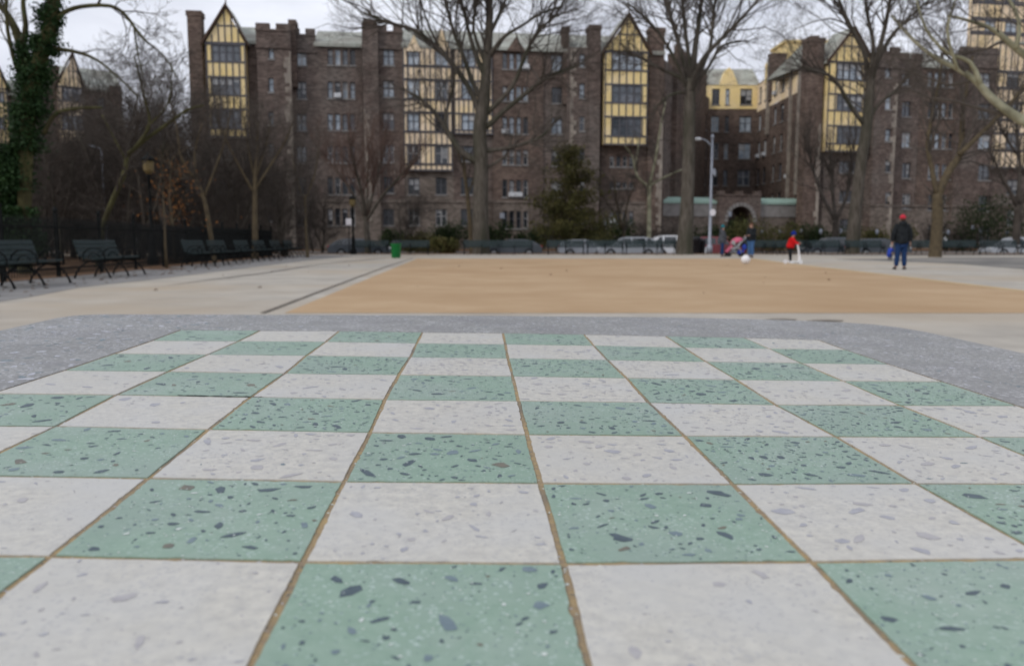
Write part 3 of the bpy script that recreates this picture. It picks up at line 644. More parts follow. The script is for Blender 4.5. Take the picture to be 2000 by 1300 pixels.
b = MB(); u = FR.uz(1493, HOR)[0]; FR.fbox(b, u - .25, u + .25, 14, 23.2, -.3, .35); u = FR.uz(1536, HOR)[0]; FR.fbox(b, u - .2, u + .2, 3, 20.5, -.1, .3); b.build('pilaster', 'quoin', cb_)
zsect(FR, cb_, 1552, 1567, 22.6, .4, [], [], 'brick'); zsect(FL, cb_, 1292, 1378, 19.2, 0, [(1312, 1322, 1), (1330, 1338, 1), (1352, 1360, 1), (1368, 1374, 1)], ZR[1:], 'brick', ac=.1)
u0, u1 = zsect(FL, cb_, 1316, 1372, 20.6, .5, [], [], 'brick2', name='turret'); 
b = MB(); merlons(FL, b, u0, u1, 20.6, .1, .55, 1.2, .8, .9); b.build('battlement', 'brick2', cb_)
b = MB(); FB.fbox(b, -1, FB.len + 1, GZ, 20.7, -12, -.65); b.build('rear_wall', 'brick', cb_)
for F_ in (FB, FR):
    e = .9 if F_ is FR else 1.0; b = MB()
    b.poly([F_.pt(0, 20.9, .15), F_.pt(F_.len * e, 20.9, .15), F_.pt(F_.len * e, 22.2 if F_ is FR else 23.6, -3.5), F_.pt(0, 23.6, -3.5)]); b.poly([F_.pt(0, 23.6, -3.5), F_.pt(F_.len * e, 22.2 if F_ is FR else 23.6, -3.5), F_.pt(F_.len * e, 20.7, -8), F_.pt(0, 20.7, -8)]); b.build('roof', 'slate', cb_)
b = MB(); ug = FB.uz(1414, HOR)[0]; b.poly([FB.pt(ug - 1.3, 20.7, .1), FB.pt(ug + 1.3, 20.7, .1), FB.pt(ug + .5, 22.6, .1), FB.pt(ug, 23.1, .1), FB.pt(ug - .5, 22.6, .1)])
b.poly([FB.pt(ug - 1.3, 20.9, .1), FB.pt(ug, 23.1, .1), FB.pt(ug, 23.1, -3), FB.pt(ug - 1.3, 20.9, -1)]); b.build('dormer_gable', 'yellow', cb_)
b = MB(); u0 = FR.uz(1516, HOR, -4)[0]; FR.fbox(b, u0, u0 + 5.2, 20, 25.6, -8, -2.5); FR.fbox(b, u0 - .2, u0 + 5.4, 25.6, 25.9, -8.2, -2.3); b.build('penthouse_wall', 'yellow', cb_)
b = MB(); u = FR.uz(1492, HOR)[0]; FR.fbox(b, u - 1.6, u + .2, 20.5, 22.9, -1.5, .1, 0); b.build('stucco_stub', 'yellow', cb_)
b = MB(); FR.fbox(b, u + .2, u + 1.3, 18, 23.4, -1.6, .3, 0); FR.fbox(b, u + .1, u + 1.4, 23.4, 23.6, -1.7, .4, 0); b.build('chimney', 'brick2', cb_)

# --- gatehouse
FG = Fac(1293, 86, 1570, 90)
gh = thing('gatehouse', 'low stone entrance wall with green copper roof and arched gateway', 'gatehouse', tuple(FG.pt(8, GZ, 0)))
ua, ub, uc, ud = [FG.uz(x, HOR)[0] for x in (1293, 1397, 1478, 1570)]
b = MB()
for a, e in ((ua, ub), (uc, ud)): b = MB(); FG.fbox(b, a, e, GZ, 3.4, -3.4, 0); b.build('wall', 'lowstone', gh)
b = MB()
for a, e in ((ua, ub), (uc, ud)): b = MB(); FG.fbox(b, a, e, 3.4, 4.75, -3.5, .08); b.build('stone_band', 'band', gh)
b = MB()
for a, e in ((ua, ub), (uc, ud)): b = MB(); FG.fbox(b, a, e, 4.75, 5.0, -3.6, .2); b.poly([FG.pt(a, 5.0, .2), FG.pt(e, 5.0, .2), FG.pt(e, 5.5, -1.6), FG.pt(a, 5.5, -1.6)]); b.poly([FG.pt(a, 5.5, -1.6), FG.pt(e, 5.5, -1.6), FG.pt(e, 5.0, -3.6), FG.pt(a, 5.0, -3.6)]); b.build('roof', 'copper', gh)
um = (ub + uc) / 2 + .1; rw = 1.5; b = MB(); n1 = .6
FG.fbox(b, ub, um - rw, GZ, 5.6, -3.0, n1); FG.fbox(b, um + rw, uc, GZ, 5.6, -3.0, n1)
for k in range(12):
    a, e = -rw + 2 * rw * k / 12, -rw + 2 * rw * (k + 1) / 12; h = 3.0 + math.sqrt(max(0, rw * rw - ((a + e) / 2) ** 2)); FG.fbox(b, um + a, um + e, h, 5.6, -3.0, n1)
FG.fbox(b, ub - .1, uc + .1, 5.6, 5.75, -3.1, n1 + .1)
merlons(FG, b, ub, uc, 5.75, -.1, n1, .5, 1.5, .35); b.build('gate_wall', 'brick', gh)
b = MB()
for k in range(13):
    t = math.pi * k / 12; c0, s0 = math.cos(t), math.sin(t); b.hexa([FG.pt(um + r_ * math.cos(t + d_), 3.0 + r_ * math.sin(t + d_), nn) for nn in (n1 - .1, n1 + .09) for r_, d_ in ((rw, -.11), (rw + .38, -.1), (rw + .38, .1), (rw, .11))])
b.build('arch_stone', 'band', gh)

# --- right block
FC = Fac(1580, 87.5, 2000, 93)
rb = thing('apartment_building', 'brick apartment block at the right with half timbered bay and crenellated tower', 'building', tuple(FC.pt(10, GZ, 0)))
def rr6(y, h, k=6, st=60): return [(y + i * st, y + h + i * st) for i in range(k)]
sect(FC, rb, 1580, 1618, 118, 0, [], []); chimney(FC, rb, 1580, 1614, 72, .5, q=True)
sect(FC, rb, 1612, 1716, 118, 0, [(1640, 1680, 4)], [(315, 338), (372, 395), (428, 450)])
bay(FC, rb, 1620, 1695, 120, 297, [(1636, 1684, 4)], [(122, 158), (184, 218), (246, 282)], .9, (1668, 60))
roof(FC, rb, 1612, 1718, 117, 88)
u0, u1, zt = sect(FC, rb, 1715, 1758, 100, 1.2, [(1730, 1740, 1)], [(125, 152), (188, 214), (252, 276), (312, 336), (375, 402)], name='tower', merl=True); quoins(FC, rb, u1, -1, zt - 3, 1.2)
sect(FC, rb, 1758, 1802, 113, 0, [(1763, 1778, 2)], rr6(138, 30), merl=True)
sect(FC, rb, 1802, 1878, 128, 0, [(1812, 1864, 4)], rr6(140, 31), m='brick2', ac=.1); roof(FC, rb, 1800, 1880, 128, 106)
sect(FC, rb, 1878, 1950, 100, .5, [(1912, 1934, 2)], rr6(142, 30), merl=True)
sect(FC, rb, 1950, 2150, 105, 0, [(1968, 1990, 2), (2020, 2045, 2)], [(350, 380), (410, 440)])
bay(FC, rb, 1953, 2080, 84, 330, [(1968, 1990, 2), (2020, 2045, 2)], [(142, 175), (202, 236), (262, 296)], .5, None, 'cream', studs=12)
bodybox(FC, rb, 3.2, FC.uz(2150, 100)[0], FC.uz(1700, 122)[1])
# --- tall tower block behind it
FT = Fac(1902, 112, 2200, 116)
tb = thing('apartment_building', 'tall yellow half timbered tower rising behind the far right block', 'building', tuple(FT.pt(8, GZ, 0)))
sect(FT, tb, 1902, 2200, 330, 0, [], [], m='brick'); bodybox(FT, tb, 10, FT.uz(2200, 100)[0] - .3, FT.uz(1902, -60)[1] - 1)
bay(FT, tb, 1903, 2190, -60, 328, [(1925, 1942, 2), (1965, 1985, 2), (2030, 2050, 2)], [(-20, 8), (40, 68), (100, 128), (160, 188), (220, 248)], .4, None, 'cream', studs=22)
# --- left block far behind the ivy tree
FD = Fac(-160, 92, 236, 104)
lb = thing('apartment_building', 'far tudor block at left half hidden behind ivy tree and twigs', 'building', tuple(FD.pt(8, GZ, 0)))
sect(FD, lb, -160, 98, 178, 0, [(-20, 12, 4), (50, 70, 2)], rr6(186, 26, 5, 50), ac=.1)
sect(FD, lb, 98, 236, 172, 0, [(190, 205, 2)], rr6(190, 24, 5, 50), m='brick')
bay(FD, lb, 112, 170, 168, 330, [(122, 162, 4)], [(170, 200), (225, 255), (280, 305)], .9, (142, 108), 'cream')
bay(FD, lb, -40, 24, 170, 330, [(-25, 8, 4)], [(178, 200), (228, 252), (280, 305)], .9, (-8, 122), 'yellow')
roof(FD, lb, 92, 238, 170, 134); roof(FD, lb, -160, 60, 176, 150)
chimney(FD, lb, 96, 116, 127, .5); u0, _ = FD.uz(214, 178); u1, z_ = FD.uz(236, 178)
b = MB(); FD.fbox(b, u0, u1, z_ - 4, z_, -1, .4); merlons(FD, b, u0, u1, z_, -.4, .45); b.build('battlement', 'brick2', lb)
bodybox(FD, lb, .3, FD.len - .3, FD.uz(100, 180)[1])

# ------------------------------------------------------------------ trees
def rdir(d, spread, rng, up=.25):
    v = Vector((rng.gauss(0, 1), rng.gauss(0, 1), rng.gauss(0, 1))); v = (v - d * v.dot(d)).normalized(); q = d * math.cos(spread) + v * math.sin(spread); q.z += up; return q.normalized()
def grow(mb, p, d, Ln, r, lv, rng, kids_, up=.12, seg=4, mi=0, wob=.22):
    pts, rs = [p], [r]; q = p; dd = d
    for i in range(seg):
        dd = (dd + Vector((rng.gauss(0, wob), rng.gauss(0, wob), rng.gauss(0, wob) + up * .5))).normalized(); q = q + dd * (Ln / seg); pts.append(q); rs.append(max(r * (1 - .8 * (i + 1) / seg), .003))
    mb.tube(pts, rs, 5 if r > .03 else 3, mi, cap=False)
    if lv <= 0: return
    for k in range(kids_[lv - 1]):
        t = rng.uniform(.2, 1) * seg; i = min(seg - 1, int(t)); f = t - i; a = pts[i].lerp(pts[i + 1], f); dn = (pts[i + 1] - pts[i]).normalized()
        grow(mb, a, rdir(dn, rng.uniform(.4, .95), rng, up), Ln * rng.uniform(.42, .68) * (1.15 - .45 * t / seg), max(.55 * (rs[i] * (1 - f) + rs[i + 1] * f), .005), lv - 1, rng, kids_, up, 3, mi, wob)
def limbpts(D, lst, rng, drift):
    a = rng.uniform(-drift, drift); out_ = []; L0 = 0; prev = None
    for x, y, w_ in lst:
        if prev: L0 += math.hypot(x - prev[0], y - prev[1]) * D / F
        prev = (x, y); out_.append((at(x, y, D + a * L0), w_ * D / F / 2))
    return out_
def smooth(pr_, sub=3):
    P = [p for p, _ in pr_]; W = [w_ for _, w_ in pr_]; po, wo = [], []
    for i in range(len(P) - 1):
        p0, p1, p2, p3 = P[max(i - 1, 0)], P[i], P[i + 1], P[min(i + 2, len(P) - 1)]
        for k in range(sub):
            t = k / sub; po.append(.5 * ((2 * p1) + (p2 - p0) * t + (2 * p0 - 5 * p1 + 4 * p2 - p3) * t * t + (3 * p1 - p0 - 3 * p2 + p3) * t ** 3)); wo.append(W[i] * (1 - t) + W[i + 1] * t)
    po.append(P[-1]); wo.append(W[-1]); return po, wo
def tree(name, label, D, trunk, limbs, seed, bark='bark', twig='twig', dens=1.0, Lk=.42, kids_=(4, 5), drift=.35, up=.12, start=.25, cat='tree', group=None, leafy=None, minr=.0):
    rng = random.Random(seed); px, _, _ = trunk[0]; g = at(px, HOR, D); base = Vector((g.x, g.y, 0 if D < 54.5 else -.02))
    root = thing(name, label, cat, tuple(base), group); tr, cw = MB(), MB()
    T = [(at(x, y, D), w_ * D / F / 2) for x, y, w_ in trunk]; T[0] = (base - Vector((0, 0, .05)), T[0][1] * 1.25); T.insert(1, (base.lerp(T[1][0], .12) if len(T) > 1 else base, T[0][1] / 1.2))
    P, W = smooth(T, 4); tr.tube(P, W, 12)
    allp = [(P[len(P) // 2:], W[len(W) // 2:], .35)]
    for l_ in limbs:
        P2, W2 = smooth(limbpts(D, l_, rng, drift), 3); tr.tube(P2, W2, 7); allp.append((P2, W2, start))
    for P2, W2, st in allp:
        tot = sum((P2[i + 1] - P2[i]).length for i in range(len(P2) - 1)); nb = int(tot * 2.1 * dens) + 2
        for k in range(nb):
            t = rng.uniform(st, 1) * (len(P2) - 1); i = min(len(P2) - 2, int(t)); f = t - i; a = P2[i].lerp(P2[i + 1], f); dn = (P2[i + 1] - P2[i]).normalized(); r = W2[i] * (1 - f) + W2[i + 1] * f
            Ln = (tot * Lk * (1.1 - .5 * t / (len(P2) - 1)) + .5) * rng.uniform(.5, 1.1); Ln = min(Ln, 6.5)
            grow(cw, a, rdir(dn, rng.uniform(.45, 1.0), rng, up), Ln, max(min(r * .5, .05), .014), len(kids_), rng, kids_, up)
    tr.build('trunk', bark, root, True); cw.build('crown', twig, root)
    if leafy: leafy(root, allp, rng)
    return root
def leafquad(mb, p, s, rng, mi=0):
    a = Vector((rng.gauss(0, 1), rng.gauss(0, 1), rng.gauss(0, 1))).normalized(); c_ = a.cross(Vector((rng.gauss(0, 1), rng.gauss(0, 1), rng.gauss(0, 1)))).normalized(); e = a.cross(c_)
    mb.poly([p - c_ * s, p + e * s * .55, p + c_ * s, p - e * s * .55], mi)

def ivy(root, allp, rng):
    m = MB(); bx = ORG[root]
    cl = [((45, 450), 34, 2000), ((28, 330), 36, 2600), ((50, 250), 36, 2200), ((62, 180), 34, 2000), ((78, 115), 28, 1500), ((95, 60), 24, 1300), ((102, 5), 20, 900), ((15, 430), 24, 1600), ((12, 350), 26, 1600), ((42, 130), 16, 600)]
    for (x, y), w_, n in cl:
        c_ = at(x, y, 21); k = 21 / F
        for i in range(int(n * 1.7)):
            q = Vector((rng.gauss(0, .42) * w_ * k, rng.gauss(0, .42) * w_ * k, rng.uniform(-1, 1) * 45 * k)); leafquad(m, c_ + q * 1.0, rng.uniform(.03, .06), rng)
    m.build('ivy_growth', 'ivy', root)
tree('ivy_clad_tree', 'tall tree with trunk wrapped in dark green ivy at left edge', 21, [(46, 532, 26), (48, 420, 24), (50, 300, 26), (56, 200, 28), (80, 110, 26), (98, 50, 24), (108, -30, 20), (115, -120, 20)],
     [[(108, 45, 12), (125, 25, 9), (160, 13, 8), (215, 12, 7), (245, 30, 6), (270, 65, 5), (290, 85, 4)], [(105, 95, 9), (150, 102, 7), (190, 118, 5), (230, 150, 4), (270, 190, 3)], [(58, 150, 26), (42, 90, 20), (22, 40, 13), (-5, 5, 9), (-40, -40, 6)], [(44, 95, 14), (50, 50, 10), (45, 0, 8), (60, -50, 5)],
      [(55, 170, 10), (32, 130, 9), (15, 60, 7), (12, 0, 5)], [(85, 262, 9), (105, 226, 8), (140, 213, 7), (200, 210, 4)], [(290, 85, 4), (320, 110, 3), (345, 150, 2.5)], [(262, 55, 4), (270, 110, 3), (280, 150, 2)]], 11, dens=1.0, Lk=.5, kids_=(4, 4, 4), leafy=ivy, bark='bark_moss')
tree('leaning_tree', 'thin leaning bare tree behind the second bench', 26, [(188, 519, 10), (198, 470, 9), (205, 430, 10), (225, 380, 10), (242, 340, 9), (248, 305, 8)],
     [[(248, 305, 8), (275, 275, 7), (292, 240, 5), (282, 190, 4), (262, 110, 3)], [(248, 302, 8), (290, 268, 7), (330, 240, 6), (365, 215, 5), (398, 206, 3)], [(245, 310, 5), (220, 265, 4), (200, 225, 3)], [(285, 250, 4), (330, 200, 3), (335, 120, 2)]], 12, 'bark_moss', 'twig_brown', 1.6, .45, (5, 5))
tree('bare_tree', 'small bare tree with bent brown trunk behind the third bench', 31, [(418, 510, 9), (410, 450, 9), (399, 390, 8), (382, 350, 7)],
     [[(382, 350, 6), (355, 310, 5), (345, 250, 3), (330, 190, 2)], [(398, 385, 6), (420, 330, 4), (440, 270, 3), (450, 215, 2)], [(385, 355, 5), (380, 300, 4), (395, 240, 2)]], 13, 'bark_tan', 'twig_brown', 1.8, .5, (5, 5))
tree('young_tree', 'slim upright bare tree with a straight trunk beside the left benches', 38, [(497, 503, 12), (498, 420, 10), (498, 350, 8), (502, 290, 5), (503, 240, 3)],
     [[(498, 380, 5), (470, 330, 4), (440, 270, 3), (425, 230, 2)], [(498, 370, 5), (530, 320, 4), (560, 270, 3), (575, 230, 2)], [(498, 350, 5), (485, 290, 3), (478, 230, 2)], [(500, 345, 4), (520, 280, 3), (530, 225, 2)]], 14, 'bark_tan', 'twig', 1.7, .5, (5, 5), up=.35)
tree('young_tree', 'spindly young tree with pale bark just past the slim tree', 41, [(600, 500, 6), (597, 440, 5), (596, 380, 4)], [[(597, 400, 3), (580, 350, 2.5), (570, 300, 2)], [(596, 390, 3), (615, 340, 2.5), (622, 290, 2)]], 24, 'bark_tan', 'twig', 1.8, .6, (5, 5), up=.35)
tree('vase_tree', 'low vase shaped bare tree of fine upright twigs before the brick wall', 57, [(718, 478, 12), (716, 440, 10), (715, 420, 9)],
     [[(716, 430, 7), (690, 380, 5), (655, 330, 4), (620, 290, 3)], [(716, 425, 7), (705, 370, 5), (690, 310, 4), (680, 260, 2)], [(716, 425, 7), (730, 370, 5), (745, 310, 4), (755, 255, 2)], [(716, 432, 7), (745, 385, 5), (790, 335, 4), (825, 290, 2)], [(716, 425, 6), (718, 350, 4), (722, 270, 2)]], 15, 'bark', 'twig_red', 1.9, .45, (5, 4), up=.45, drift=.5)
tree('tall_tree', 'huge bare tree with thick grey trunk before the middle of the brick block', 52, [(940, 492, 32), (938, 400, 30), (940, 330, 27), (937, 250, 26), (945, 200, 24), (950, 130, 18), (955, 60, 15), (955, 0, 12), (950, -90, 7)],
     [[(937, 318, 16), (905, 300, 13), (885, 275, 11), (860, 235, 8), (830, 200, 6), (790, 175, 4)], [(940, 240, 12), (925, 190, 11), (895, 140, 10), (855, 95, 9), (810, 60, 8), (760, 45, 6), (710, 25, 4)], [(945, 205, 11), (925, 165, 9), (905, 110, 8), (885, 60, 7), (870, 0, 5), (860, -60, 3)],
      [(952, 160, 12), (930, 110, 9), (915, 60, 7), (905, 20, 6), (880, -40, 4)], [(948, 250, 12), (990, 212, 9), (1030, 180, 8), (1070, 150, 7), (1110, 135, 5), (1140, 120, 3)], [(945, 295, 10), (975, 292, 8), (1010, 285, 7), (1060, 265, 5), (1095, 225, 3)],
      [(946, 225, 11), (1000, 170, 8), (1025, 110, 7), (1050, 62, 6), (1085, 30, 5), (1112, -20, 4)], [(955, 70, 9), (975, 30, 7), (1000, -30, 5)], [(955, 110, 9), (985, 72, 7), (1020, 50, 5), (1060, 25, 4), (1100, 12, 3)], [(950, 130, 8), (925, 60, 6), (930, 0, 5), (925, -50, 3)],
      [(890, 280, 7), (870, 240, 6), (885, 170, 4), (890, 130, 3)], [(860, 100, 5), (830, 30, 4), (815, -30, 3)], [(940, 330, 8), (965, 320, 6), (990, 300, 4), (1000, 270, 3)]], 16, dens=1.35, Lk=.72, start=.38, kids_=(4, 4, 4))
tree('tall_tree', 'tall bare tree with straight grey trunk beside the silver street light', 50, [(1337, 492, 32), (1342, 400, 26), (1345, 300, 24), (1347, 200, 22), (1350, 155, 20)],
     [[(1350, 172, 10), (1325, 150, 8), (1290, 135, 6), (1250, 112, 5), (1215, 98, 3)], [(1348, 165, 11), (1335, 120, 9), (1318, 60, 8), (1300, 0, 6), (1290, -60, 4)], [(1350, 158, 13), (1358, 90, 11), (1368, 20, 8), (1375, -60, 6)], [(1352, 162, 12), (1370, 120, 9), (1400, 85, 8), (1440, 45, 6), (1480, 0, 5), (1510, -40, 3)],
      [(1350, 160, 10), (1345, 110, 8), (1337, 50, 7), (1330, -20, 5)], [(1352, 165, 10), (1385, 100, 7), (1392, 40, 6), (1400, -30, 4)], [(1353, 172, 8), (1385, 130, 6), (1410, 90, 5), (1460, 80, 3)], [(1345, 175, 8), (1315, 110, 6), (1275, 50, 5), (1225, 5, 3)], [(1345, 180, 6), (1310, 185, 5), (1275, 215, 3)]], 17, dens=1.4, Lk=.72, start=.38, kids_=(4, 4, 4))
tree('tall_tree', 'tall bare tree with pale grey forked crown before the right timbered bay', 53.5, [(1665, 492, 26), (1670, 420, 23), (1680, 330, 21), (1692, 250, 20), (1698, 190, 18), (1700, 150, 15)],
     [[(1690, 245, 10), (1660, 205, 8), (1630, 155, 7), (1590, 138, 5), (1560, 130, 3)], [(1698, 190, 10), (1690, 110, 9), (1665, 60, 8), (1640, 5, 6), (1625, -50, 4)], [(1698, 170, 10), (1706, 90, 8), (1692, 20, 6), (1690, -40, 4)], [(1700, 165, 11), (1722, 80, 9), (1735, 20, 7), (1745, -50, 5)], [(1700, 150, 10), (1735, 80, 8), (1770, 40, 6), (1815, 0, 4)], [(1698, 228, 9), (1720, 200, 7), (1755, 172, 6), (1785, 130, 4)]], 18, 'bark', dens=1.4, Lk=.72, start=.38, kids_=(4, 4, 4))
tree('forked_tree', 'bare tree forking low with mossy limbs at right of the man in the cap', 42, [(1828, 492, 22), (1831, 430, 20), (1831, 378, 19)],
     [[(1830, 380, 11), (1820, 330, 9), (1812, 280, 8), (1822, 220, 6), (1835, 150, 5), (1845, 80, 3)], [(1832, 382, 16), (1852, 335, 15), (1876, 298, 13), (1880, 230, 9), (1888, 170, 7), (1900, 110, 4)], [(1874, 302, 11), (1905, 272, 9), (1940, 238, 8), (1975, 200, 5), (2005, 160, 4)]], 19, 'bark_tan', dens=1.2, Lk=.5, kids_=(4, 4, 4))
tree('plane_tree', 'plane tree whose pale mottled limbs reach in from the right', 17, [(2210, 549, 66), (2195, 400, 52), (2160, 290, 42)],
     [[(2160, 292, 30), (2070, 266, 24), (1995, 235, 20), (1940, 195, 16), (1905, 158, 13), (1870, 135, 10), (1825, 112, 8), (1780, 75, 6), (1740, 30, 4)], [(1915, 165, 11), (1895, 122, 8), (1850, 103, 6), (1810, 60, 5), (1790, 0, 3)], [(2165, 292, 26), (2070, 165, 18), (1985, 95, 13), (1940, 58, 9), (1890, 40, 6), (1850, 30, 4)], [(1985, 95, 9), (1990, 40, 7), (1960, -20, 5)], [(1870, 135, 6), (1850, 60, 5), (1870, -10, 3)]], 20, 'bark_pale', 'twig', .55, .34, (4, 4, 4))
tree('slender_tree', 'slender pale sycamore with spread arms before the brick gable wing', 60, [(1268, 480, 9), (1268, 400, 8), (1268, 362, 7)], [[(1268, 365, 6), (1245, 345, 5), (1235, 305, 4), (1220, 285, 2)], [(1240, 320, 4), (1246, 295, 3), (1245, 270, 2)], [(1268, 362, 6), (1280, 310, 5), (1290, 250, 4), (1300, 200, 2)], [(1270, 362, 5), (1300, 345, 4), (1335, 330, 3)]], 21, 'bark_pale', 'twig', .8, .35, (4, 4))
tree('slender_tree', 'yellowish slender trunk close left of the huge central tree', 56, [(922, 480, 10), (915, 400, 8), (908, 340, 6), (905, 290, 4)], [[(912, 380, 4), (925, 350, 3), (930, 300, 2)], [(908, 340, 4), (895, 300, 3), (880, 260, 2)]], 22, 'bark_tan', 'twig', 1, .4, (4, 4))
tree('dark_bare_tree', 'low dark bare tree between the gateway and the right block', 63, [(1632, 480, 12), (1632, 430, 10)], [[(1632, 432, 8), (1605, 380, 6), (1585, 320, 4), (1575, 260, 2)], [(1632, 430, 8), (1625, 360, 6), (1620, 290, 3)], [(1632, 430, 8), (1655, 380, 6), (1665, 320, 4), (1670, 270, 2)]], 23, 'twig_brown', 'twig_brown', 2.2, .45, (5, 4), up=.35)
tree('dark_bare_tree', 'dark twiggy tree at the far right edge before the tower', 58, [(1985, 480, 14), (1988, 400, 11)], [[(1988, 405, 9), (1960, 350, 6), (1930, 290, 4)], [(1988, 400, 9), (1992, 320, 6), (1985, 230, 4), (1990, 150, 2)], [(1988, 400, 8), (2025, 340, 6), (2050, 260, 4)], [(1985, 300, 5), (1950, 240, 4), (1935, 170, 2)]], 25, 'twig_brown', 'twig_brown', 1.6, .42, (5, 4), up=.2)
tree('small_bare_tree', 'small twiggy bare tree left of the slender sycamore', 62, [(1222, 492, 7), (1218, 450, 6)], [[(1218, 452, 4), (1195, 410, 3), (1170, 370, 2)], [(1218, 450, 4), (1225, 400, 3), (1240, 360, 2)], [(1218, 450, 4), (1205, 400, 3), (1200, 350, 2)]], 26, 'bark_tan', 'twig', 2.2, .5, (5, 5), up=.2)
# thicket behind the left fence: two sources, copied
def thicket(seed, label, m):
    rng = random.Random(seed); root = thing('bare_thicket_tree', label, 'bare tree', (0, 0, 0), 'bare trees tangled behind the left fence'); t, c_ = MB(), MB()
    for k in range(4):
        a = Vector((rng.uniform(-.5, .5), rng.uniform(-.5, .5), 0)); d = Vector((rng.gauss(0, .18), rng.gauss(0, .18), 1)).normalized(); pts = [a]; rs = [.09]
        for i in range(5): d = (d + Vector((rng.gauss(0, .15), rng.gauss(0, .15), .1))).normalized(); pts.append(pts[-1] + d * 1.15); rs.append(.09 - .014 * (i + 1))
        t.tube(pts, rs, 6)
        for j in range(20): i = rng.randint(0, 4); grow(c_, pts[i].lerp(pts[i + 1], rng.random()), rdir(d, rng.uniform(.6, 1.2), rng, .1), rng.uniform(1.6, 3.0), .028, 3, rng, (4, 5, 5), .12)
    t.build('trunk', 'bark', root, True); c_.build('crown', m, root); reg(root); return root
TH_ = [thicket(31, 'tangled brown bare tree right behind the first gap of the left fence', 'twig_brown'), thicket(32, 'tangled dark bare tree just behind the fence beside the iron lamp post', 'twig_brown')]
spots = [(110, 38, .9), (160, 40, .85), (205, 41, .9), (250, 38, 1.15), (300, 44, 1.2), (345, 42, 1.0), (385, 47, 1.2), (430, 40, .85), (470, 50, 1.1), (550, 46, .8), (60, 44, .9), (0, 38, 1.0), (525, 58, 1.1), (330, 60, 1.35), (215, 56, 1.1), (120, 58, .95), (620, 60, .75), (790, 64, .6), (1095, 64, .55), (265, 78, 1.9), (330, 92, 2.2), (225, 66, 1.5), (300, 70, 1.5), (400, 62, .85), (455, 66, .75), (175, 84, 1.2), (285, 105, 2.6)]
bys = ['beside the ivy tree', 'behind the gap between the first two benches', 'behind the leaning tree foot', 'just right of the leaning tree', 'behind the iron lamp post', 'right of the iron lamp post', 'behind the bent brown tree', 'right of the bent brown tree', 'left of the slim straight tree', 'right of the slim straight tree', 'directly behind the ivy trunk', 'at the far left edge', 'before the brick tower corner', 'far back below the left chimney', 'far back between the two brick blocks', 'far back below the left gable', 'low before the wall right of the tower', 'low before the timbered bay', 'low left of the evergreen', 'far back in the gap between the brick blocks', 'farthest right in the gap between the brick blocks', 'behind the far end of the left brick block', 'in the middle of the gap under the arching limb', 'under the first timbered bay', 'right under the corner of the first timbered bay', 'below the left block roof end', 'tallest and farthest in the gap between the blocks']
for i, (px, D, s) in enumerate(spots):
    g = at(px, HOR, D); z = 0 if D < 54 else -.02
    lab = 'tangled leafless tree ' + bys[i]
    if i < 2: o = TH_[i]; o.location = (g.x, g.y, z); o['label'] = lab; o.scale = (s, s, s)
    else: o = dup(TH_[i % 2], (g.x, g.y, z), R.uniform(0, 6.28), lab, (s, s, s * R.uniform(.9, 1.1)))
# orange leaves still on a beech sapling
def sap():
    rng = random.Random(5); g = at(340, HOR, 30); root = thing('beech_sapling', 'young tree still holding withered orange leaves right of the lamp post', 'tree', (g.x, g.y, 0)); t, c_ = MB(), MB()
    P = [Vector((g.x, g.y, 0)), Vector((g.x, g.y, 1.2)), Vector((g.x - .1, g.y, 2.4)), Vector((g.x, g.y + .1, 3.8))]; t.tube(P, [.05, .04, .03, .01], 6)
    for k in range(26):
        i = rng.randint(1, 2); grow(t, P[i].lerp(P[i + 1], rng.random()), rdir(Vector((0, 0, 1)), rng.uniform(.7, 1.2), rng, .1), 1.0, .012, 1, rng, (4,), .1)
    for k in range(380):
        p = Vector((g.x + rng.gauss(0, .55), g.y + rng.gauss(0, .55), rng.uniform(1.3, 3.7) + .1 * math.sin(k))); leafquad(c_, p, rng.uniform(.03, .06), rng)
    t.build('trunk', 'bark_tan', root); c_.build('crown', 'orange', root)
sap()
# evergreen
def evergreen():
    rng = random.Random(9); D = 62; g = at(1112, HOR, D); root = thing('evergreen_tree', 'ragged olive green conifer before the brick gable section', 'tree', (g.x, g.y, -.02)); t, c_ = MB(), MB()
    Ht = 7.4; t.tube([(g.x, g.y, -.1), (g.x + .1, g.y, 4), (g.x, g.y, Ht)], [.2, .13, .03], 8)
    for k in range(190):
        z = Ht * rng.random() ** 1.15 + .5; rmax = 2.9 * max(0, 1 - z / (Ht + .6)) ** .55 + .2; a = rng.uniform(0, 6.28); L_ = rmax * rng.choice((.5, .8, .95, 1.25)) * rng.uniform(.8, 1.1); d = Vector((math.cos(a), math.sin(a), rng.uniform(-.1, .35)))
        p0 = Vector((g.x, g.y, z)); t.tube([p0, p0 + d * L_], [.03, .008], 3, cap=False)
        for j in range(int(44 * L_)):
            u = rng.uniform(.25, 1.05); q = p0 + d * L_ * u + Vector((rng.gauss(0, .24), rng.gauss(0, .24), rng.gauss(0, .2))); leafquad(c_, q, rng.uniform(.06, .13), rng)
    t.build('trunk', 'bark', root); c_.build('crown', 'evergreen', root)
evergreen()
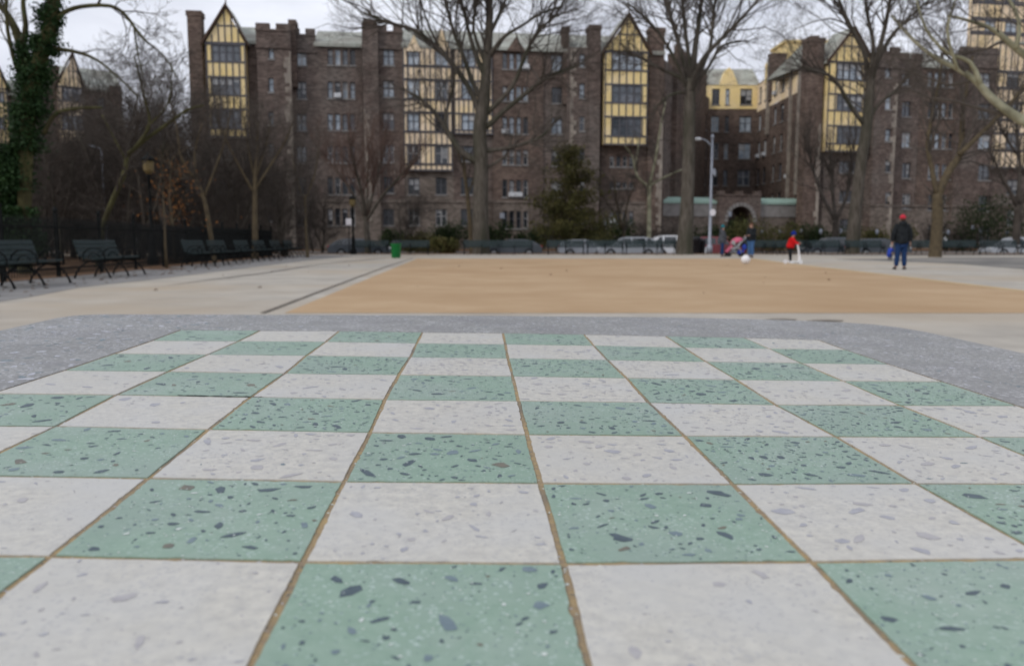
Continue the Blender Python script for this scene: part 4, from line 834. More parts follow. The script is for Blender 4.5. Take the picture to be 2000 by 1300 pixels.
def shrub(label, px, D, rx, h, m, seed, n=2600, z0=None, name='shrub'):
    rng = random.Random(seed); g = at(px, HOR, D); z0 = (0 if D < 54 else -.02) if z0 is None else z0; root = thing(name, label, 'shrub', (g.x, g.y, z0)); t, c_ = MB(), MB()
    cl = [(Vector((rng.uniform(-1, 1) * rx * .7, rng.uniform(-.5, .5) * min(rx, 1.2), rng.uniform(.25, .8) * h)), rng.uniform(.25, .55) * min(h, rx)) for _ in range(int(10 + rx * 4))]
    for k in range(n):
        c0, r0 = rng.choice(cl); q = c0 + Vector((rng.gauss(0, 1), rng.gauss(0, 1), rng.gauss(0, 1))).normalized() * r0 * rng.uniform(.5, 1.1); q.z = abs(q.z); leafquad(c_, q + Vector((g.x, g.y, z0)), rng.uniform(.05, .11), rng)
    for c0, r0 in cl: t.tube([(g.x + c0.x * .3, g.y, z0 - .05), (g.x + c0.x, g.y + c0.y, z0 + c0.z)], [.03, .01], 4)
    t.build('stem', 'bark', root); c_.build('foliage', m, root)
SH = [('long dark evergreen hedge in the gap behind the left fence', 290, 70, 5.0, 3.0, 'shrubleaf'), ('dark hedge behind the fence at the far left', 120, 72, 6.0, 3.0, 'shrubleaf'), ('dark brown hedge below the first timbered bay', 450, 69.8, 4.0, 2.6, 'twig_brown'),
      ('rounded dark evergreen bush left of the central tree', 770, 69.5, 1.3, 1.9, 'shrubleaf'), ('olive green bush behind the bench left of the central tree', 820, 64, 1.7, 1.5, 'shrubleaf2'), ('broad mid green bush hugging the central tree trunk', 885, 67, 2.2, 2.3, 'shrubleaf'), ('low bright green shrub at the foot of the slender yellow trunk', 868, 55, 1.0, 1.1, 'shrubleaf2'),
      ('dark green bush right of the central trunk', 965, 66, 1.6, 2.4, 'shrubleaf'), ('low dark bush under the stone mullioned windows', 1040, 67, 1.7, 2.2, 'shrubleaf'), ('wide dark green bush above the silver cars', 1185, 69.8, 3.0, 2.6, 'shrubleaf'), ('brownish clipped hedge before the gatehouse wall', 1285, 71, 2.8, 2.2, 'twig_brown'),
      ('dark round bush in the shade of the archway', 1430, 80, 1.7, 3.4, 'shrubleaf'), ('olive hedge behind the right bench row', 1492, 66, 3.6, 2.3, 'shrubleaf2'), ('dark hedge just left of the forked crown tree', 1600, 68, 3.0, 2.0, 'shrubleaf'), ('green hedge right of the pale forked crown tree', 1735, 68, 3.0, 1.9, 'shrubleaf2'), ('big dark rhododendron mass at far right', 1950, 66, 4.2, 4.3, 'shrubleaf'), ('brown leafless hedge behind the forked tree', 1860, 69.5, 3.0, 2.3, 'twig_brown'),
      ('dark bush directly behind the street light', 1375, 68, 1.9, 1.9, 'shrubleaf'), ('low green weed clump at foot of ivy tree', 15, 23, .9, 1.3, 'ivy')]
for i, (lab, px, D, rx, h, m) in enumerate(SH): shrub(lab, px, D, rx, h, m, 50 + i, int(1500 + rx * 900))

# ------------------------------------------------------------------ left fence
def fence():
    root = thing('iron_fence', 'black iron picket fence running behind the left benches', 'fence', (-10.2, 12, 0))
    x = lambda y: -10.05 - (y - 14) * .0886 - .25
    ys = [7 + 2.45 * i for i in range(16)]
    for i in range(len(ys)):
        b = MB(); y = ys[i]; b.box(x(y) - .04, x(y) + .04, y - .04, y + .04, 0, 1.5); b.lathe((x(y), y, 1.5), [(.03, 0), (.06, .05), (.05, .1), (.01, .15)], 8); b.build('post', 'iron', root)
        if i == len(ys) - 1: break
        b = MB(); y1 = ys[i + 1]
        for z in (.18, 1.15): b.hexa([(x(y) - .02, y + .04, z), (x(y) + .02, y + .04, z), (x(y1) + .02, y1 - .04, z), (x(y1) - .02, y1 - .04, z), (x(y) - .02, y + .04, z + .04), (x(y) + .02, y + .04, z + .04), (x(y1) + .02, y1 - .04, z + .04), (x(y1) - .02, y1 - .04, z + .04)])
        for k in range(1, 22):
            q = y + (y1 - y) * k / 22; b.tube([(x(q), q, .05), (x(q), q, 1.32), (x(q), q, 1.42)], [.017, .017, .002], 4)
        b.build('picket_panel', 'iron', root)
fence()

# ------------------------------------------------------------------ benches
def bench():
    """park bench, origin at its middle on the ground, sitter faces -y; 2.3 m long along x"""
    r = thing('park_bench', 'park bench', 'bench', (0, 0, 0), 'park benches around the plaza')
    b = MB()
    for k in range(5): y = -.30 + k * .095; z = .42 + .012 * abs(k - 2) + .008; b.box(-1.15, 1.15, y, y + .07, z, z + .035)
    b.build('seat', 'slat', r)
    b = MB()
    for k in range(4):
        z = .50 + k * .095; y = .20 + k * .028; b.hexa([(-1.15, y, z), (1.15, y, z), (1.15, y + .03, z + .005), (-1.15, y + .03, z + .005), (-1.15, y + .022, z + .075), (1.15, y + .022, z + .075), (1.15, y + .052, z + .08), (-1.15, y + .052, z + .08)])
    b.build('backrest', 'slat', r)
    for x in (-1.08, 0, 1.08):
        b = MB()
        b.tube([(x, -.42, .015), (x, -.39, .10), (x, -.31, .24), (x, -.15, .37), (x, .02, .40)], [.028, .022, .02, .022, .022], 6)
        b.tube([(x, .36, .015), (x, .33, .10), (x, .25, .24), (x, .12, .35), (x, .02, .40)], [.028, .022, .02, .022, .022], 6)
        b.tube([(x, -.34, .40), (x, .20, .40), (x, .27, .60), (x, .345, .88)], .022, 6)
        b.build('leg', 'iron', r)
        b = MB(); P = []
        for k in range(13): t = math.pi * (k / 12) * 1.25 - .4; P.append((x, -.08 + .24 * -math.cos(t), .46 + .20 * math.sin(t) + .03))
        b.tube(P, .016, 6); P = [(x, -.08 + .12 * -math.cos(math.pi * k / 8), .46 + .12 * math.sin(math.pi * k / 8)) for k in range(9)]; b.tube(P, .012, 5)
        b.build('armrest', 'iron', r)
    reg(r); return r
B0 = bench(); used = False
def place_bench(x, y, rz, label, s=1.):
    global used
    if not used: B0.location = (x, y, 0); B0.rotation_euler = (0, 0, rz); B0['label'] = label; used = True
    else: dup(B0, (x, y, 0), rz, label, (s, 1, 1))
ang = math.pi / 2 + .0884    # sitter faces +x
for i, (y0, lab) in enumerate([(11.55, 'nearest park bench of the left row, mostly beyond the frame'), (15.2, 'dark green slatted bench with hoop arms at the left edge'), (19.35, 'second bench from the near end of the left row'), (26.9, 'bench right behind the thin sapling stake'), (29.7, 'bench between the sapling stake and the slim tree'), (33.4, 'bench just left of the slim straight tree trunk'), (36.6, 'bench just right of the slim straight tree trunk'), (40.2, 'bench left of the spindly young tree'), (43.6, 'farthest bench of the left row by the black lamp')]):
    xf = -8.70 - (y0 - 14.1) * .0886 - .42
    place_bench(xf, y0, ang, lab)
for px, D, lab in [(722, 51, 'bench behind the black lamp post at end of plaza'), (801, 50, 'bench behind the green bin'), (941, 50, 'bench before the huge central tree'), (1005, 50.2, 'bench just right of the huge central tree'), (1105, 50, 'bench before the silver hatchback'), (1182, 50, 'bench before the gap between silver cars'), (1258, 50, 'bench before the large silver car'), (1318, 50.3, 'bench left of the straight tree trunk'), (1494, 50.5, 'bench behind the man in jeans'), (1548, 50, 'bench behind the child with scooter'), (1608, 50, 'bench just right of the child with scooter'), (1690, 50, 'bench right of the pale forked crown tree'), (1795, 50, 'bench between the man in cap and forked tree'), (1875, 50, 'bench right of the forked tree'), (1955, 50, 'bench before the silver car at far right'), (2035, 50, 'last bench at the right frame edge')]:
    g = at(px, HOR, D); place_bench(g.x, g.y, 0., 'dark green slatted ' + lab, 1.0)

# ------------------------------------------------------------------ street furniture
def lamp(px, D, Ht, label):
    g = at(px, HOR, D); x, y = g.x, g.y; r = thing('lamp_post', label, 'lamp post', (x, y, 0)); b = MB()
    b.lathe((x, y, 0), [(.20, 0), (.20, .25), (.13, .4), (.10, .9), (.12, .95), (.065, 1.1), (.055, Ht - .8), (.09, Ht - .75), (.05, Ht - .7)], 10); b.build('post', 'iron', r, True)
    b = MB(); b.lathe((x, y, Ht - .70), [(.08, 0), (.17, .12), (.20, .42), (.16, .46)], 8); b.build('lamp_glass', 'lampglass', r)
    b = MB(); b.lathe((x, y, Ht - .24), [(.24, 0), (.20, .08), (.08, .18), (.03, .22), (.01, .32)], 8); b.build('lamp_cap', 'iron', r, True)
    b = MB()
    for k in range(4): a = math.pi / 4 + k * math.pi / 2; b.tube([(x + .09 * math.cos(a), y + .09 * math.sin(a), Ht - .7), (x + .2 * math.cos(a), y + .2 * math.sin(a), Ht - .26)], .012, 4)
    b.build('lantern_frame', 'iron', r)
lamp(297, 28.5, at(297, 300, 28.5).z, 'black iron lamp post with amber lantern behind the left benches')
lamp(690, 50, at(690, 381, 50).z, 'black iron lamp post standing by the brick block corner')
def streetlight():
    D = 54; g = at(1386, HOR, D); x, y = g.x, g.y; r = thing('street_light', 'tall galvanised street light with curved arm beside the grey trunk', 'street light', (x, y, 0)); zt = at(1388, 270, D).z
    b = MB(); b.lathe((x, y, 0), [(.22, 0), (.20, .5), (.11, .6), (.085, 3), (.065, zt)], 12); b.build('pole', 'galv', r, True)
    b = MB(); P = [at(1388, 284, D), at(1381, 276, D), at(1374, 272, D), at(1368, 271, D)]; b.tube(P, [.05, .045, .04, .04], 8); b.build('arm', 'galv', r)
    b = MB(); c_ = at(1364, 271.5, D); b.ell(c_, (.24, .13, .11), 12, 8); b.build('lamp_head', 'acwhite', r, True)
    b = MB(); b.ell((x, y, zt + .1), (.12, .12, .16), 8, 6); b.build('pole_cap', 'galv', r)
    b = MB(); c_ = at(1393, 336, D); b.box(c_.x - .12, c_.x + .12, c_.y - .15, c_.y + .05, c_.z - .2, c_.z + .2); b.build('control_box', 'galv', r)
    b = MB(); c_ = at(1392, 415, D - .3); b.prism([(c_.x + .2 * math.cos(t), c_.z + .22 * math.sin(t)) for t in [k * math.pi / 8 for k in range(16)]], c_.y - .01, c_.y + .01); b.build('round_sign', 'whitesign', r)
streetlight()
def pole():
    D = 40; g = at(208, HOR, D); r = thing('steel_pole', 'thin pale steel pole behind the left benches', 'pole', (g.x, g.y, 0)); zt = at(204, 300, D).z
    b = MB(); b.lathe((g.x, g.y, 0), [(.10, 0), (.08, .3), (.055, 1), (.045, zt)], 8); b.build('shaft', 'galv', r, True)
    b = MB(); b.tube([(g.x, g.y, zt), (g.x - .05, g.y, zt + .25), (g.x - .6, g.y, zt + .4)], .03, 6); b.build('arm', 'galv', r)
pole()
def sign(px, py, D, w_, h, label, z0=0, m='whitesign'):
    c_ = at(px, py, D); r = thing('sign_post', label, 'sign', (c_.x, c_.y, z0)); b = MB(); b.box(c_.x - .03, c_.x + .03, c_.y, c_.y + .03, z0, c_.z + h / 2); b.build('post', 'iron', r)
    b = MB(); b.box(c_.x - w_ / 2, c_.x + w_ / 2, c_.y - .03, c_.y - .005, c_.z - h / 2, c_.z + h / 2); b.build('sign_panel', m, r)
sign(681, 433, 53, .36, .42, 'small white sign on a thin post left of the far lamp post')
sign(981, 421, 66.5, .38, .42, 'small pale grey sign right of the central trunk', -.06, 'galv')
sign(1426, 418, 67, .24, .40, 'small pale blue grey sign before the archway', -.06, 'galv')
sign(1180, 434, 66.6, .3, .5, 'faint grey sign before the dark bush above the silver cars', -.06, 'galv')
PM = [(1488, 452), (1523, 452), (1564, 450), (1603, 450), (1642, 448), (1713, 451), (1852, 452), (1900, 443), (1916, 451), (1967, 453)]
b = MB()
pr_ = None
for i, (px, py) in enumerate(PM):
    D = 66.4; c_ = at(px, py, D)
    lab = 'grey parking meter behind the right benches, %s of its row from the left' % ORD[i]
    if not pr_:
        pr_ = thing('parking_meter', lab, 'parking meter', (c_.x, c_.y, -.06), 'parking meters along the far kerb')
        b = MB(); b.tube([(c_.x, c_.y, -.06), (c_.x, c_.y, 1.35)], .035, 6); b.build('post', 'iron', pr_); b = MB(); b.ell((c_.x, c_.y, 1.52), (.14, .10, .20), 10, 8); b.build('meter_head', 'galv', pr_, True); reg(pr_)
    else: dup(pr_, (c_.x, c_.y, -.06), 0, lab, (1, 1, (c_.z + .16) / 1.75))
def bin_(px, yb, D, w_, h, body, label, name='litter_bin'):
    g = at(px, HOR, D); r = thing(name, label, 'bin', (g.x, g.y, 0)); b = MB(); b.lathe((g.x, g.y, 0), [(w_ * .39, 0), (w_ * .42, .03), (w_ * .5, h * .82), (w_ * .54, h * .84), (w_ * .54, h * .88), (w_ * .5, h * .88), (w_ * .46, h * .5)], 16); b.build('body', body, r, True)
    b = MB(); b.lathe((g.x, g.y, h * .86), [(w_ * .49, 0), (w_ * .52, .03), (w_ * .45, h * .13), (w_ * .2, h * .15)], 16); b.build('lid', 'blackbin', r, True)
bin_(773, 503, 40, .52, .80, 'greenbin', 'bright green plastic litter bin at the far left corner of the court')
bin_(1360, 493, 54, .58, 1.10, 'blackbin', 'black litter bin between the straight trunk and the street light')
bin_(1371, 493, 54.2, .50, .95, 'blackbin', 'second black bin tucked against the street light')
def stake():
    D = 24.5; g = at(323, HOR, D); r = thing('sapling', 'thin leafless sapling on the paving before the third bench', 'sapling', (g.x, g.y, 0)); b = MB(); zt = at(322, 428, D).z; rng = random.Random(2)
    P = [Vector((g.x, g.y, 0)), Vector((g.x - .01, g.y, .7)), Vector((g.x + .01, g.y, zt)), Vector((g.x, g.y, zt + .9))]; b.tube(P, [.045, .036, .024, .008], 6); b.build('trunk', 'bark_tan', r, True); b = MB()
    for k in range(14): i = rng.choice((1, 2)); grow(b, P[i].lerp(P[i + 1], rng.uniform(.5, 1) if i == 1 else rng.random()), rdir(Vector((0, 0, 1)), .7, rng, .2), .6, .008, 1, rng, (3,), .2)
    b.build('crown', 'twig', r)
    b = MB(); b.lathe((g.x, g.y, .004), [(.55, 0), (.5, .012), (.1, .03)], 14); struct(b.build('tree_pit_soil', 'leaf'))
stake()

# ------------------------------------------------------------------ cars (length along x, front at -x)
def car(label, px, D, body, face=1, sz=(4.5, 1.45), paint='silverpaint', wagon=False):
    g = at(px, HOR, D); r = thing('parked_car', label, 'car', (g.x, g.y, -.36), 'cars parked along the street'); Lc, Hc = sz; W2 = .86; X = lambda t: g.x + face * (t - .5) * Lc; z = -.36
    low = [(0.0, .42), (.01, .62), (.06, .74), (.25, .86), (.30, .90), (.80, .93), (.97, .88), (1.0, .70), (1.0, .40), (.96, .28), (.88, .26), (.86, .40), (.82, .50), (.78, .52), (.74, .50), (.70, .40), (.68, .26), (.30, .26), (.28, .40), (.24, .50), (.20, .52), (.16, .50), (.12, .40), (.10, .26), (.03, .28)]
    top = [(.24, .86), (.38, Hc - .08), (.46, Hc), (.72, Hc), (.84 if not wagon else .94, Hc - .10), (.97, .88)]
    b = MB(); P = [(X(t), z + h) for t, h in low]; Q = [(X(.5 + (t - .5) * .985), z + h) for t, h in low]
    b.prism(P, g.y - W2 + .04, g.y + W2 - .04); b.prism(Q, g.y - W2, g.y - W2 + .04); b.prism(Q, g.y + W2 - .04, g.y + W2)
    T = [(X(t), z + h) for t, h in top]; n = len(T); b0 = len(b.v)
    sh = lambda h: W2 - .05 - (h - .86) * .32
    L1 = [Vector((X(t), g.y - sh(h), z + h)) for t, h in top]; L2 = [Vector((X(t), g.y + sh(h), z + h)) for t, h in top]
    b.poly(L1); b.poly(L2[::-1])
    for i in range(n): j = (i + 1) % n; b.poly([L1[j], L1[i], L2[i], L2[j]])
    b.build('body', paint, r)
    b = MB()
    def sidewin(t0, t1, s):
        a = [(t0, .93), (t1, .93), (min(t1, .82 if not wagon else .90) - .01, Hc - .10), (max(t0, .39), Hc - .10)]
        b.poly([(X(t), g.y + s * (sh(h) + .012), z + h) for t, h in a])
    for s in (-1, 1): sidewin(.30, .52, s); sidewin(.54, .74, s); sidewin(.76, .90, s)
    b.poly([(X(.255), g.y - .68, z + .90), (X(.255), g.y + .68, z + .90), (X(.378), g.y + .60, z + Hc - .09), (X(.378), g.y - .60, z + Hc - .09)])
    b.build('window_glass', 'carglass', r)
    for t in (.20, .78):
        for s in (-1, 1):
            b = MB(); cx, cy = X(t), g.y + s * (W2 - .10); ring = [(.32, -.10), (.33, -.08), (.33, .08), (.32, .10)]; P = []
            b.tube([(cx, cy - .10, z + .33), (cx, cy + .10, z + .33)], .32, 16); o = b.build('wheel', 'rubber', r)
            b = MB(); b.tube([(cx, cy - .115, z + .33), (cx, cy + .115, z + .33)], .19, 12); b.build('rim', 'rim', o)
    for s in (-1, 1):
        b = MB(); b.ell((X(.015), g.y + s * .62, z + .66), (.09, .16, .08), 8, 6); b.build('headlight', 'acwhite', r); b = MB(); b.ell((X(.985), g.y + s * .68, z + .78), (.07, .12, .10), 8, 6); b.build('tail_light', 'redlens', r)
    return r
car('silver hatchback parked just left of the larger silver car', 1140, 59, 0, -1, (3.7, 1.28), 'silverpaint', True)
car('large silver car with red tail lamps seen above the benches', 1228, 58.3, 0, 1, (4.6, 1.47), 'silverpaint')
car('white car just left of the straight tree trunk', 1322, 58.5, 0, -1, (4.4, 1.58), 'whitepaint')
car('dark red car behind the black bins and street light', 1398, 60.5, 0, -1, (4.2, 1.5), 'redpaint', True)
car('dark grey car glimpsed right of the central trunk', 1000, 58.5, 0, 1, (4.3, 1.30), 'greypaint')
car('blue grey car parked behind the far black lamp post', 705, 58.5, 0, -1, (4.5, 1.35), 'greypaint')
car('dark grey car behind the bench right of the scooter child', 1625, 60.5, 0, 1, (4.6, 1.45), 'greypaint')
car('grey car just left of the man in the red cap', 1715, 58.6, 0, -1, (4.2, 1.35), 'greypaint')
car('silver car parked at the far right edge of the street', 1985, 58.6, 0, 1, (4.5, 1.45), 'silverpaint')

# ------------------------------------------------------------------ people
def skin(name, verts, edges, m, parent, sub=2):
    me = bpy.data.meshes.new(name); me.from_pydata([v[0] for v in verts], edges, []); me.materials.append(M[m]); o = bpy.data.objects.new(name, me); COL.objects.link(o); o.parent = parent
    k = o.modifiers.new('Skin', 'SKIN'); k.use_smooth_shade = True
    if not me.skin_vertices: 
        me.skin_vertices.new() if hasattr(me.skin_vertices, 'new') else None
    for i, v in enumerate(verts):
        r_ = v[1]; me.skin_vertices[0].data[i].radius = r_ if isinstance(r_, tuple) else (r_, r_)
        me.skin_vertices[0].data[i].use_root = (i == 0)
    s = o.modifiers.new('Subdivision', 'SUBSURF'); s.levels = s.render_levels = sub
    return o
BASE = dict(pel=(0, 0, .95), spi=(0, 0, 1.15), che=(0, 0, 1.34), nek=(0, .01, 1.49), chi=(0, -.02, 1.56), hed=(0, -.01, 1.66), shL=(.17, .01, 1.41), elL=(.23, .03, 1.13), wrL=(.24, -.05, .88), shR=(-.17, .01, 1.41), elR=(-.23, .03, 1.13), wrR=(-.24, -.05, .88),
            hiL=(.09, 0, .90), knL=(.10, -.01, .50), anL=(.105, .02, .09), toL=(.12, -.14, .04), hiR=(-.09, 0, .90), knR=(-.10, -.01, .50), anR=(-.105, .02, .09), toR=(-.12, -.14, .04))
def person(label, px, py, D, rz, height, pose, top, leg, hat=None, hatm=None, hood=False, long_=.80, shoes='blackbin', hairm='hair', bulk=1., group=None, headk=1.):
    g = at(px, HOR, D); J = {k: Vector(v) for k, v in BASE.items()}; J.update({k: Vector(v) for k, v in pose.items()})
    r = thing('person', label, 'person', (g.x, g.y, 0), group); r.rotation_euler = (0, 0, rz); s = height / 1.77; r.scale = (s, s, s)
    V, E = [], []
    def add(p, rd): V.append((tuple(p), rd)); return len(V) - 1
    ip = add(J['pel'], (.135, .10)); i1 = add(J['spi'], (.125, .095)); i2 = add(J['che'], (.15, .10)); i3 = add(J['nek'], .052); i4 = add(J['chi'], (.062, .07)); i5 = add(J['hed'], (.072 * headk, .088 * headk)); i6 = add(J['hed'] + Vector((0, .005, .085)), .055 * headk)
    E += [(ip, i1), (i1, i2), (i2, i3), (i3, i4), (i4, i5), (i5, i6)]
    nose = add(J['hed'] + Vector((0, -.095, -.02)), .014); E.append((i5, nose))
    hands = []
    for q, sg in (('L', 1), ('R', -1)):
        a = add(J['sh' + q], .058); e = add(J['el' + q], .044); w_ = add(J['wr' + q], .029); E += [(i2, a), (a, e), (e, w_)]
        d = (J['wr' + q] - J['el' + q]).normalized(); pm = add(J['wr' + q] + d * .06, (.036, .018)); E.append((w_, pm)); side = d.cross(Vector((0, 0, 1)) if abs(d.z) < .9 else Vector((1, 0, 0))).normalized(); pal = d.cross(side)
        for f in range(4):
            o_ = side * (-.024 + .016 * f); ln = (.075, .085, .08, .062)[f]; b0 = J['wr' + q] + d * .085 + o_; k1 = add(b0, .0085); k2 = add(b0 + d * ln * .5 + pal * .012, .008); k3 = add(b0 + d * ln * .85 + pal * .035, .0065); E += [(pm, k1), (k1, k2), (k2, k3)]
        k1 = add(J['wr' + q] + d * .045 + side * -.038, .010); k2 = add(J['wr' + q] + d * .08 + side * -.055 + pal * .01, .008); E += [(pm, k1), (k1, k2)]
        h = add(J['hi' + q], .085); kn = add(J['kn' + q], .055); an = add(J['an' + q], .036); to = add(J['to' + q], .03); E += [(ip, h), (h, kn), (kn, an), (an, to)]
    skin('body', V, E, 'skin', r)
    V, E = [], []; k = bulk; a0 = add(J['pel'] + Vector((0, 0, long_ - .95)), (.185 * k, .165 * k)); a1 = add(J['pel'] + Vector((0, 0, .05)), (.175 * k, .165 * k)); a2 = add(J['spi'], (.175 * k, .16 * k)); a3 = add(J['che'], (.185 * k, .155 * k)); a4 = add(J['nek'] + Vector((0, 0, -.01)), .085); E += [(a0, a1), (a1, a2), (a2, a3), (a3, a4)]
    for q in 'LR':
        a = add(J['sh' + q], .085 * k); e = add(J['el' + q], .068 * k); w_ = add(J['wr' + q], .05 * k); E += [(a3, a), (a, e), (e, w_)]
    skin('jacket', V, E, top, r)
    V, E = [], []; a0 = add(J['pel'] + Vector((0, 0, -.01)), (.165, .15))
    for q in 'LR': a = add(J['hi' + q] + Vector((0, 0, -.08)), .118); e = add(J['kn' + q], .09); w_ = add(J['an' + q], .075); E += [(a0, a), (a, e), (e, w_)]
    skin('trousers', V, E, leg, r)
    for q in 'LR': b = MB(); c_ = (J['an' + q] + J['to' + q]) / 2; b.ell((c_.x, c_.y, .0), (.052, .15, .10), 10, 6, z0=0.); o = b.build('shoe', shoes, None, True); o.parent = r
    hd = J['hed']; b = MB()
    if hat:
        b.ell(hd + Vector((0, .005, .015)), (.098 * headk, .112 * headk, .125 * headk), 14, 8, z0=-.05 if hat == 'cap' else -.25)
        if hat == 'cap': b.ell(hd + Vector((0, -.13, .03)), (.075, .08, .012), 10, 4)
        if hat == 'knit': b.ell(hd + Vector((0, .01, .15 * headk)), (.03, .03, .03), 8, 6)
        o = b.build('hat', hatm, None, True); o.parent = r; b = MB(); b.ell(hd + Vector((0, .03, -.01)), (.083, .085, .085), 12, 8, z0=-.9); o = b.build('hair', hairm, None, True); o.parent = r
    else: b.ell(hd + Vector((0, .022, .015)), (.088, .10, .11), 12, 8, z0=-.6); o = b.build('hair', hairm, None, True); o.parent = r
    b = MB()
    for sg in (-1, 1): b.ell(hd + Vector((sg * .032, -.088, .0)), (.011, .008, .008), 6, 5)
    o = b.build('eyes', 'blackbin', None); o.parent = r
    b = MB(); b.ell(hd + Vector((0, -.085, -.055)), (.024, .008, .006), 8, 4); o = b.build('mouth', 'redcap', None); o.parent = r
    b = MB()
    for sg in (-1, 1): b.ell(hd + Vector((sg * .08, .005, -.01)), (.012, .022, .032), 6, 5)
    o = b.build('ears', 'skin', None); o.parent = r
    if hood: b = MB(); b.ell(J['nek'] + Vector((0, .07, .0)), (.14, .10, .11), 12, 8); o = b.build('hood', top, None, True); o.parent = r
    return r
PI = math.pi
person('man in red cap, black jacket and dark jeans seen from behind', 1761, 527, gnd(1761, 526).y, PI - .15, 1.60, dict(elL=(.27, .03, 1.14), wrL=(.28, -.03, .90), elR=(-.27, .03, 1.14), wrR=(-.28, -.03, .90), anL=(.14, .02, .09), toL=(.18, -.12, .04), anR=(-.12, .02, .09), toR=(-.17, -.12, .04)), 'blackcloth', 'navyjeans', 'cap', 'redcap', True, .78, bulk=1.28)
person('woman in teal knit hat and grey coat facing the pink stroller', 1411, 502, gnd(1411, 501).y, PI / 2 - .2, 1.66, dict(elL=(.20, -.02, 1.14), wrL=(.10, -.24, 1.10), elR=(-.20, -.02, 1.14), wrR=(-.08, -.24, 1.10), anL=(.08, .05, .09), anR=(-.08, -.03, .09), toR=(-.09, -.19, .04)), 'greycloth', 'navyjeans', 'knit', 'teal', True, .66, bulk=1.42)
person('bare headed man in black jacket and blue jeans beside the stroller', 1467, 501, gnd(1467, 502.5).y, -PI / 2 + .5, 1.76, dict(elL=(.21, -.02, 1.13), wrL=(.14, -.26, 1.12), elR=(-.21, -.02, 1.13), wrR=(-.12, -.26, 1.10)), 'blackcloth', 'jeans', None, None, False, .80, bulk=1.5)
person('child in red jacket and navy hat leaning on a white scooter', 1546, 514, gnd(1546, 514).y, PI / 2 - .25, 1.16, dict(pel=(0, .05, .95), spi=(0, .02, 1.15), che=(0, -.02, 1.34), nek=(0, -.05, 1.48), chi=(0, -.09, 1.54), hed=(0, -.11, 1.66), shL=(.17, -.03, 1.40), shR=(-.17, -.03, 1.40), elL=(.20, -.20, 1.16), wrL=(.16, -.40, 1.16), elR=(-.20, -.20, 1.16), wrR=(-.16, -.40, 1.16), hiL=(.08, .07, .9), hiR=(-.08, .07, .9), knL=(.08, .02, .5), knR=(-.09, .06, .5)), 'redcloth', 'blackcloth', 'knit', 'navy', False, .84, shoes='acwhite', bulk=1.5, headk=1.35)
person('small child in blue jacket crouching beside the man in the cap', 1740, 506, gnd(1740, 508).y, PI / 2 + .6, .80, dict(pel=(0, .22, .62), spi=(0, .10, .84), che=(0, -.02, 1.02), nek=(0, -.10, 1.16), chi=(0, -.14, 1.22), hed=(0, -.16, 1.32), shL=(.16, -.04, 1.08), shR=(-.16, -.04, 1.08), elL=(.2, -.2, .9), wrL=(.14, -.34, .8), elR=(-.2, -.2, .9), wrR=(-.14, -.34, .8), hiL=(.09, .2, .58), hiR=(-.09, .2, .58), knL=(.12, -.12, .52), knR=(-.12, -.12, .52)), 'bluecloth', 'navyjeans', 'knit', 'greyfab', False, .60, bulk=1.1, headk=1.5)
def scarf():
    pass
# ball
g = gnd(1456, 516); b = MB(); b.ell((g.x, g.y, .17), (.165, .165, .165), 20, 14); b.ell((g.x, g.y - .01, .17), (.163, .163, .05), 16, 4, 1); ball = b.build('ball', ['white', 'acwhite'], None, True); tag(ball, 'white ball lying on the court near the stroller', 'ball')
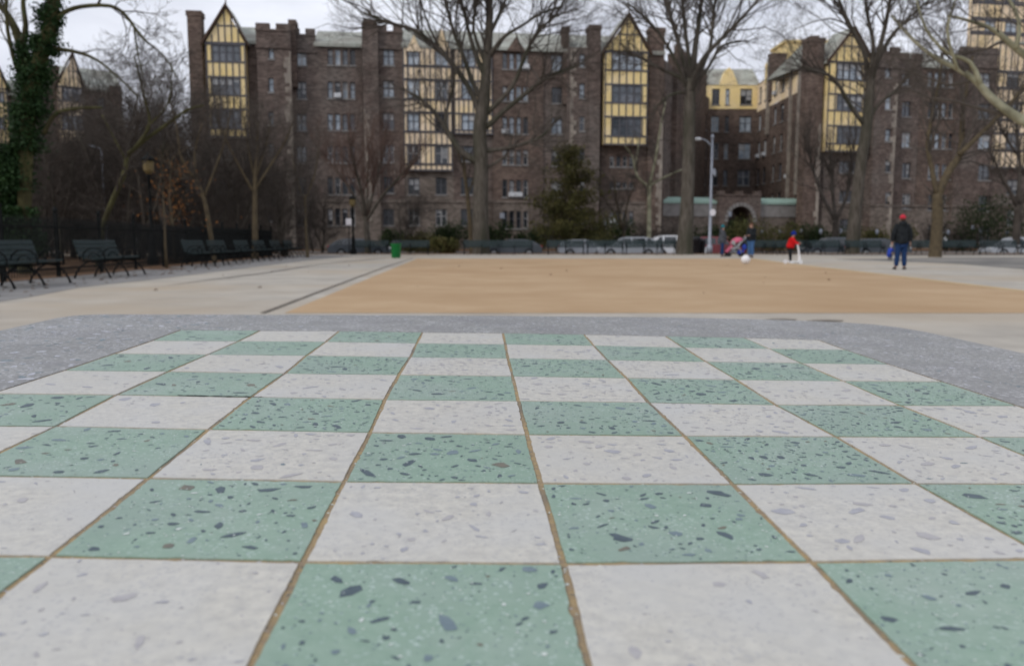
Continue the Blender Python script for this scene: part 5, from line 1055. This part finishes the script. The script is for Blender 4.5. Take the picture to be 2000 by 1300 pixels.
# scooter
def scooter():
    D = gnd(1560, 515).y; g = at(1562, HOR, D); x, y = g.x, g.y; r = thing('kick_scooter', 'white kick scooter held by the child in red', 'scooter', (x, y, 0)); f = x + .02
    b = MB(); b.hexa([(x - .48, y - .06, .07), (x - .02, y - .06, .07), (x - .02, y + .06, .07), (x - .48, y + .06, .07), (x - .48, y - .06, .10), (x - .02, y - .06, .10), (x - .02, y + .06, .10), (x - .48, y + .06, .10)]); b.build('deck', 'white', r)
    b = MB(); b.tube([(x + .03, y, .10), (x - .02, y, .45), (x - .07, y, .72)], [.05, .035, .025], 8); b.tube([(x + .03, y, .12), (x - .04, y, .085)], .03, 6); b.build('stem', 'white', r)
    b = MB(); b.tube([(x - .075, y - .20, .73), (x - .07, y, .72), (x - .075, y + .20, .73)], .018, 6); b.build('handlebar', 'redcap', r)
    for q in (x + .05, x - .50): b = MB(); b.tube([(q, y - .025, .075), (q, y + .025, .075)], .075, 14); b.build('wheel', 'white', r)
scooter()
def stroller():
    D = gnd(1437, 501).y; g = at(1437, HOR, D); x, y = g.x, g.y; r = thing('stroller', 'pink and grey stroller between the woman and the man', 'stroller', (x, y, 0))
    b = MB()
    for s in (-.22, .22): b.tube([(x + .50, y + s, 1.02), (x + .30, y + s, .80), (x - .10, y + s, .42), (x - .38, y + s, .12)], .016, 6); b.tube([(x + .08, y + s, .60), (x + .32, y + s, .12)], .016, 6)
    b.tube([(x + .50, y - .22, 1.02), (x + .52, y, 1.04), (x + .50, y + .22, 1.02)], .02, 6); b.tube([(x + .32, y - .22, .12), (x + .32, y + .22, .12)], .012, 6); b.tube([(x - .38, y - .22, .12), (x - .38, y + .22, .12)], .012, 6); b.build('frame', 'galv', r)
    b = MB(); b.prism([(x + .28, .80), (x + .10, .42), (x - .30, .40), (x - .32, .46), (x + .0, .52), (x + .20, .84)], y - .19, y + .19); b.build('seat', 'greyfab', r)
    b = MB(); b.prism([(x - .18, .52), (x - .52, .22), (x - .56, .27), (x - .24, .60)], y - .17, y + .17); b.build('foot_cover', 'pink', r)
    b = MB(); b.ell((x + .06, y, .76), (.36, .22, .26), 16, 8, z0=0, rot=Quaternion((0, 1, 0), -.35).to_matrix()); b.build('canopy', 'pink', r, True)
    b = MB(); b.prism([(x - .30, .70), (x - .05, .58), (x - .1, .86), (x - .24, .86)], y - .2, y - .17); b.build('side_panel', 'greyfab', r)
    b = MB(); b.box(x + .12, x + .42, y - .15, y + .15, .14, .34); b.ell((x + .45, y - .05, .50), (.13, .14, .17), 10, 8); b.build('bag', 'bluecloth', r)
    for q in (x + .32, x - .38):
        for s in (-.24, .24): b = MB(); b.tube([(q, y + s - .02, .11), (q, y + s + .02, .11)], .11, 14); b.build('wheel', 'rubber', r)
stroller()
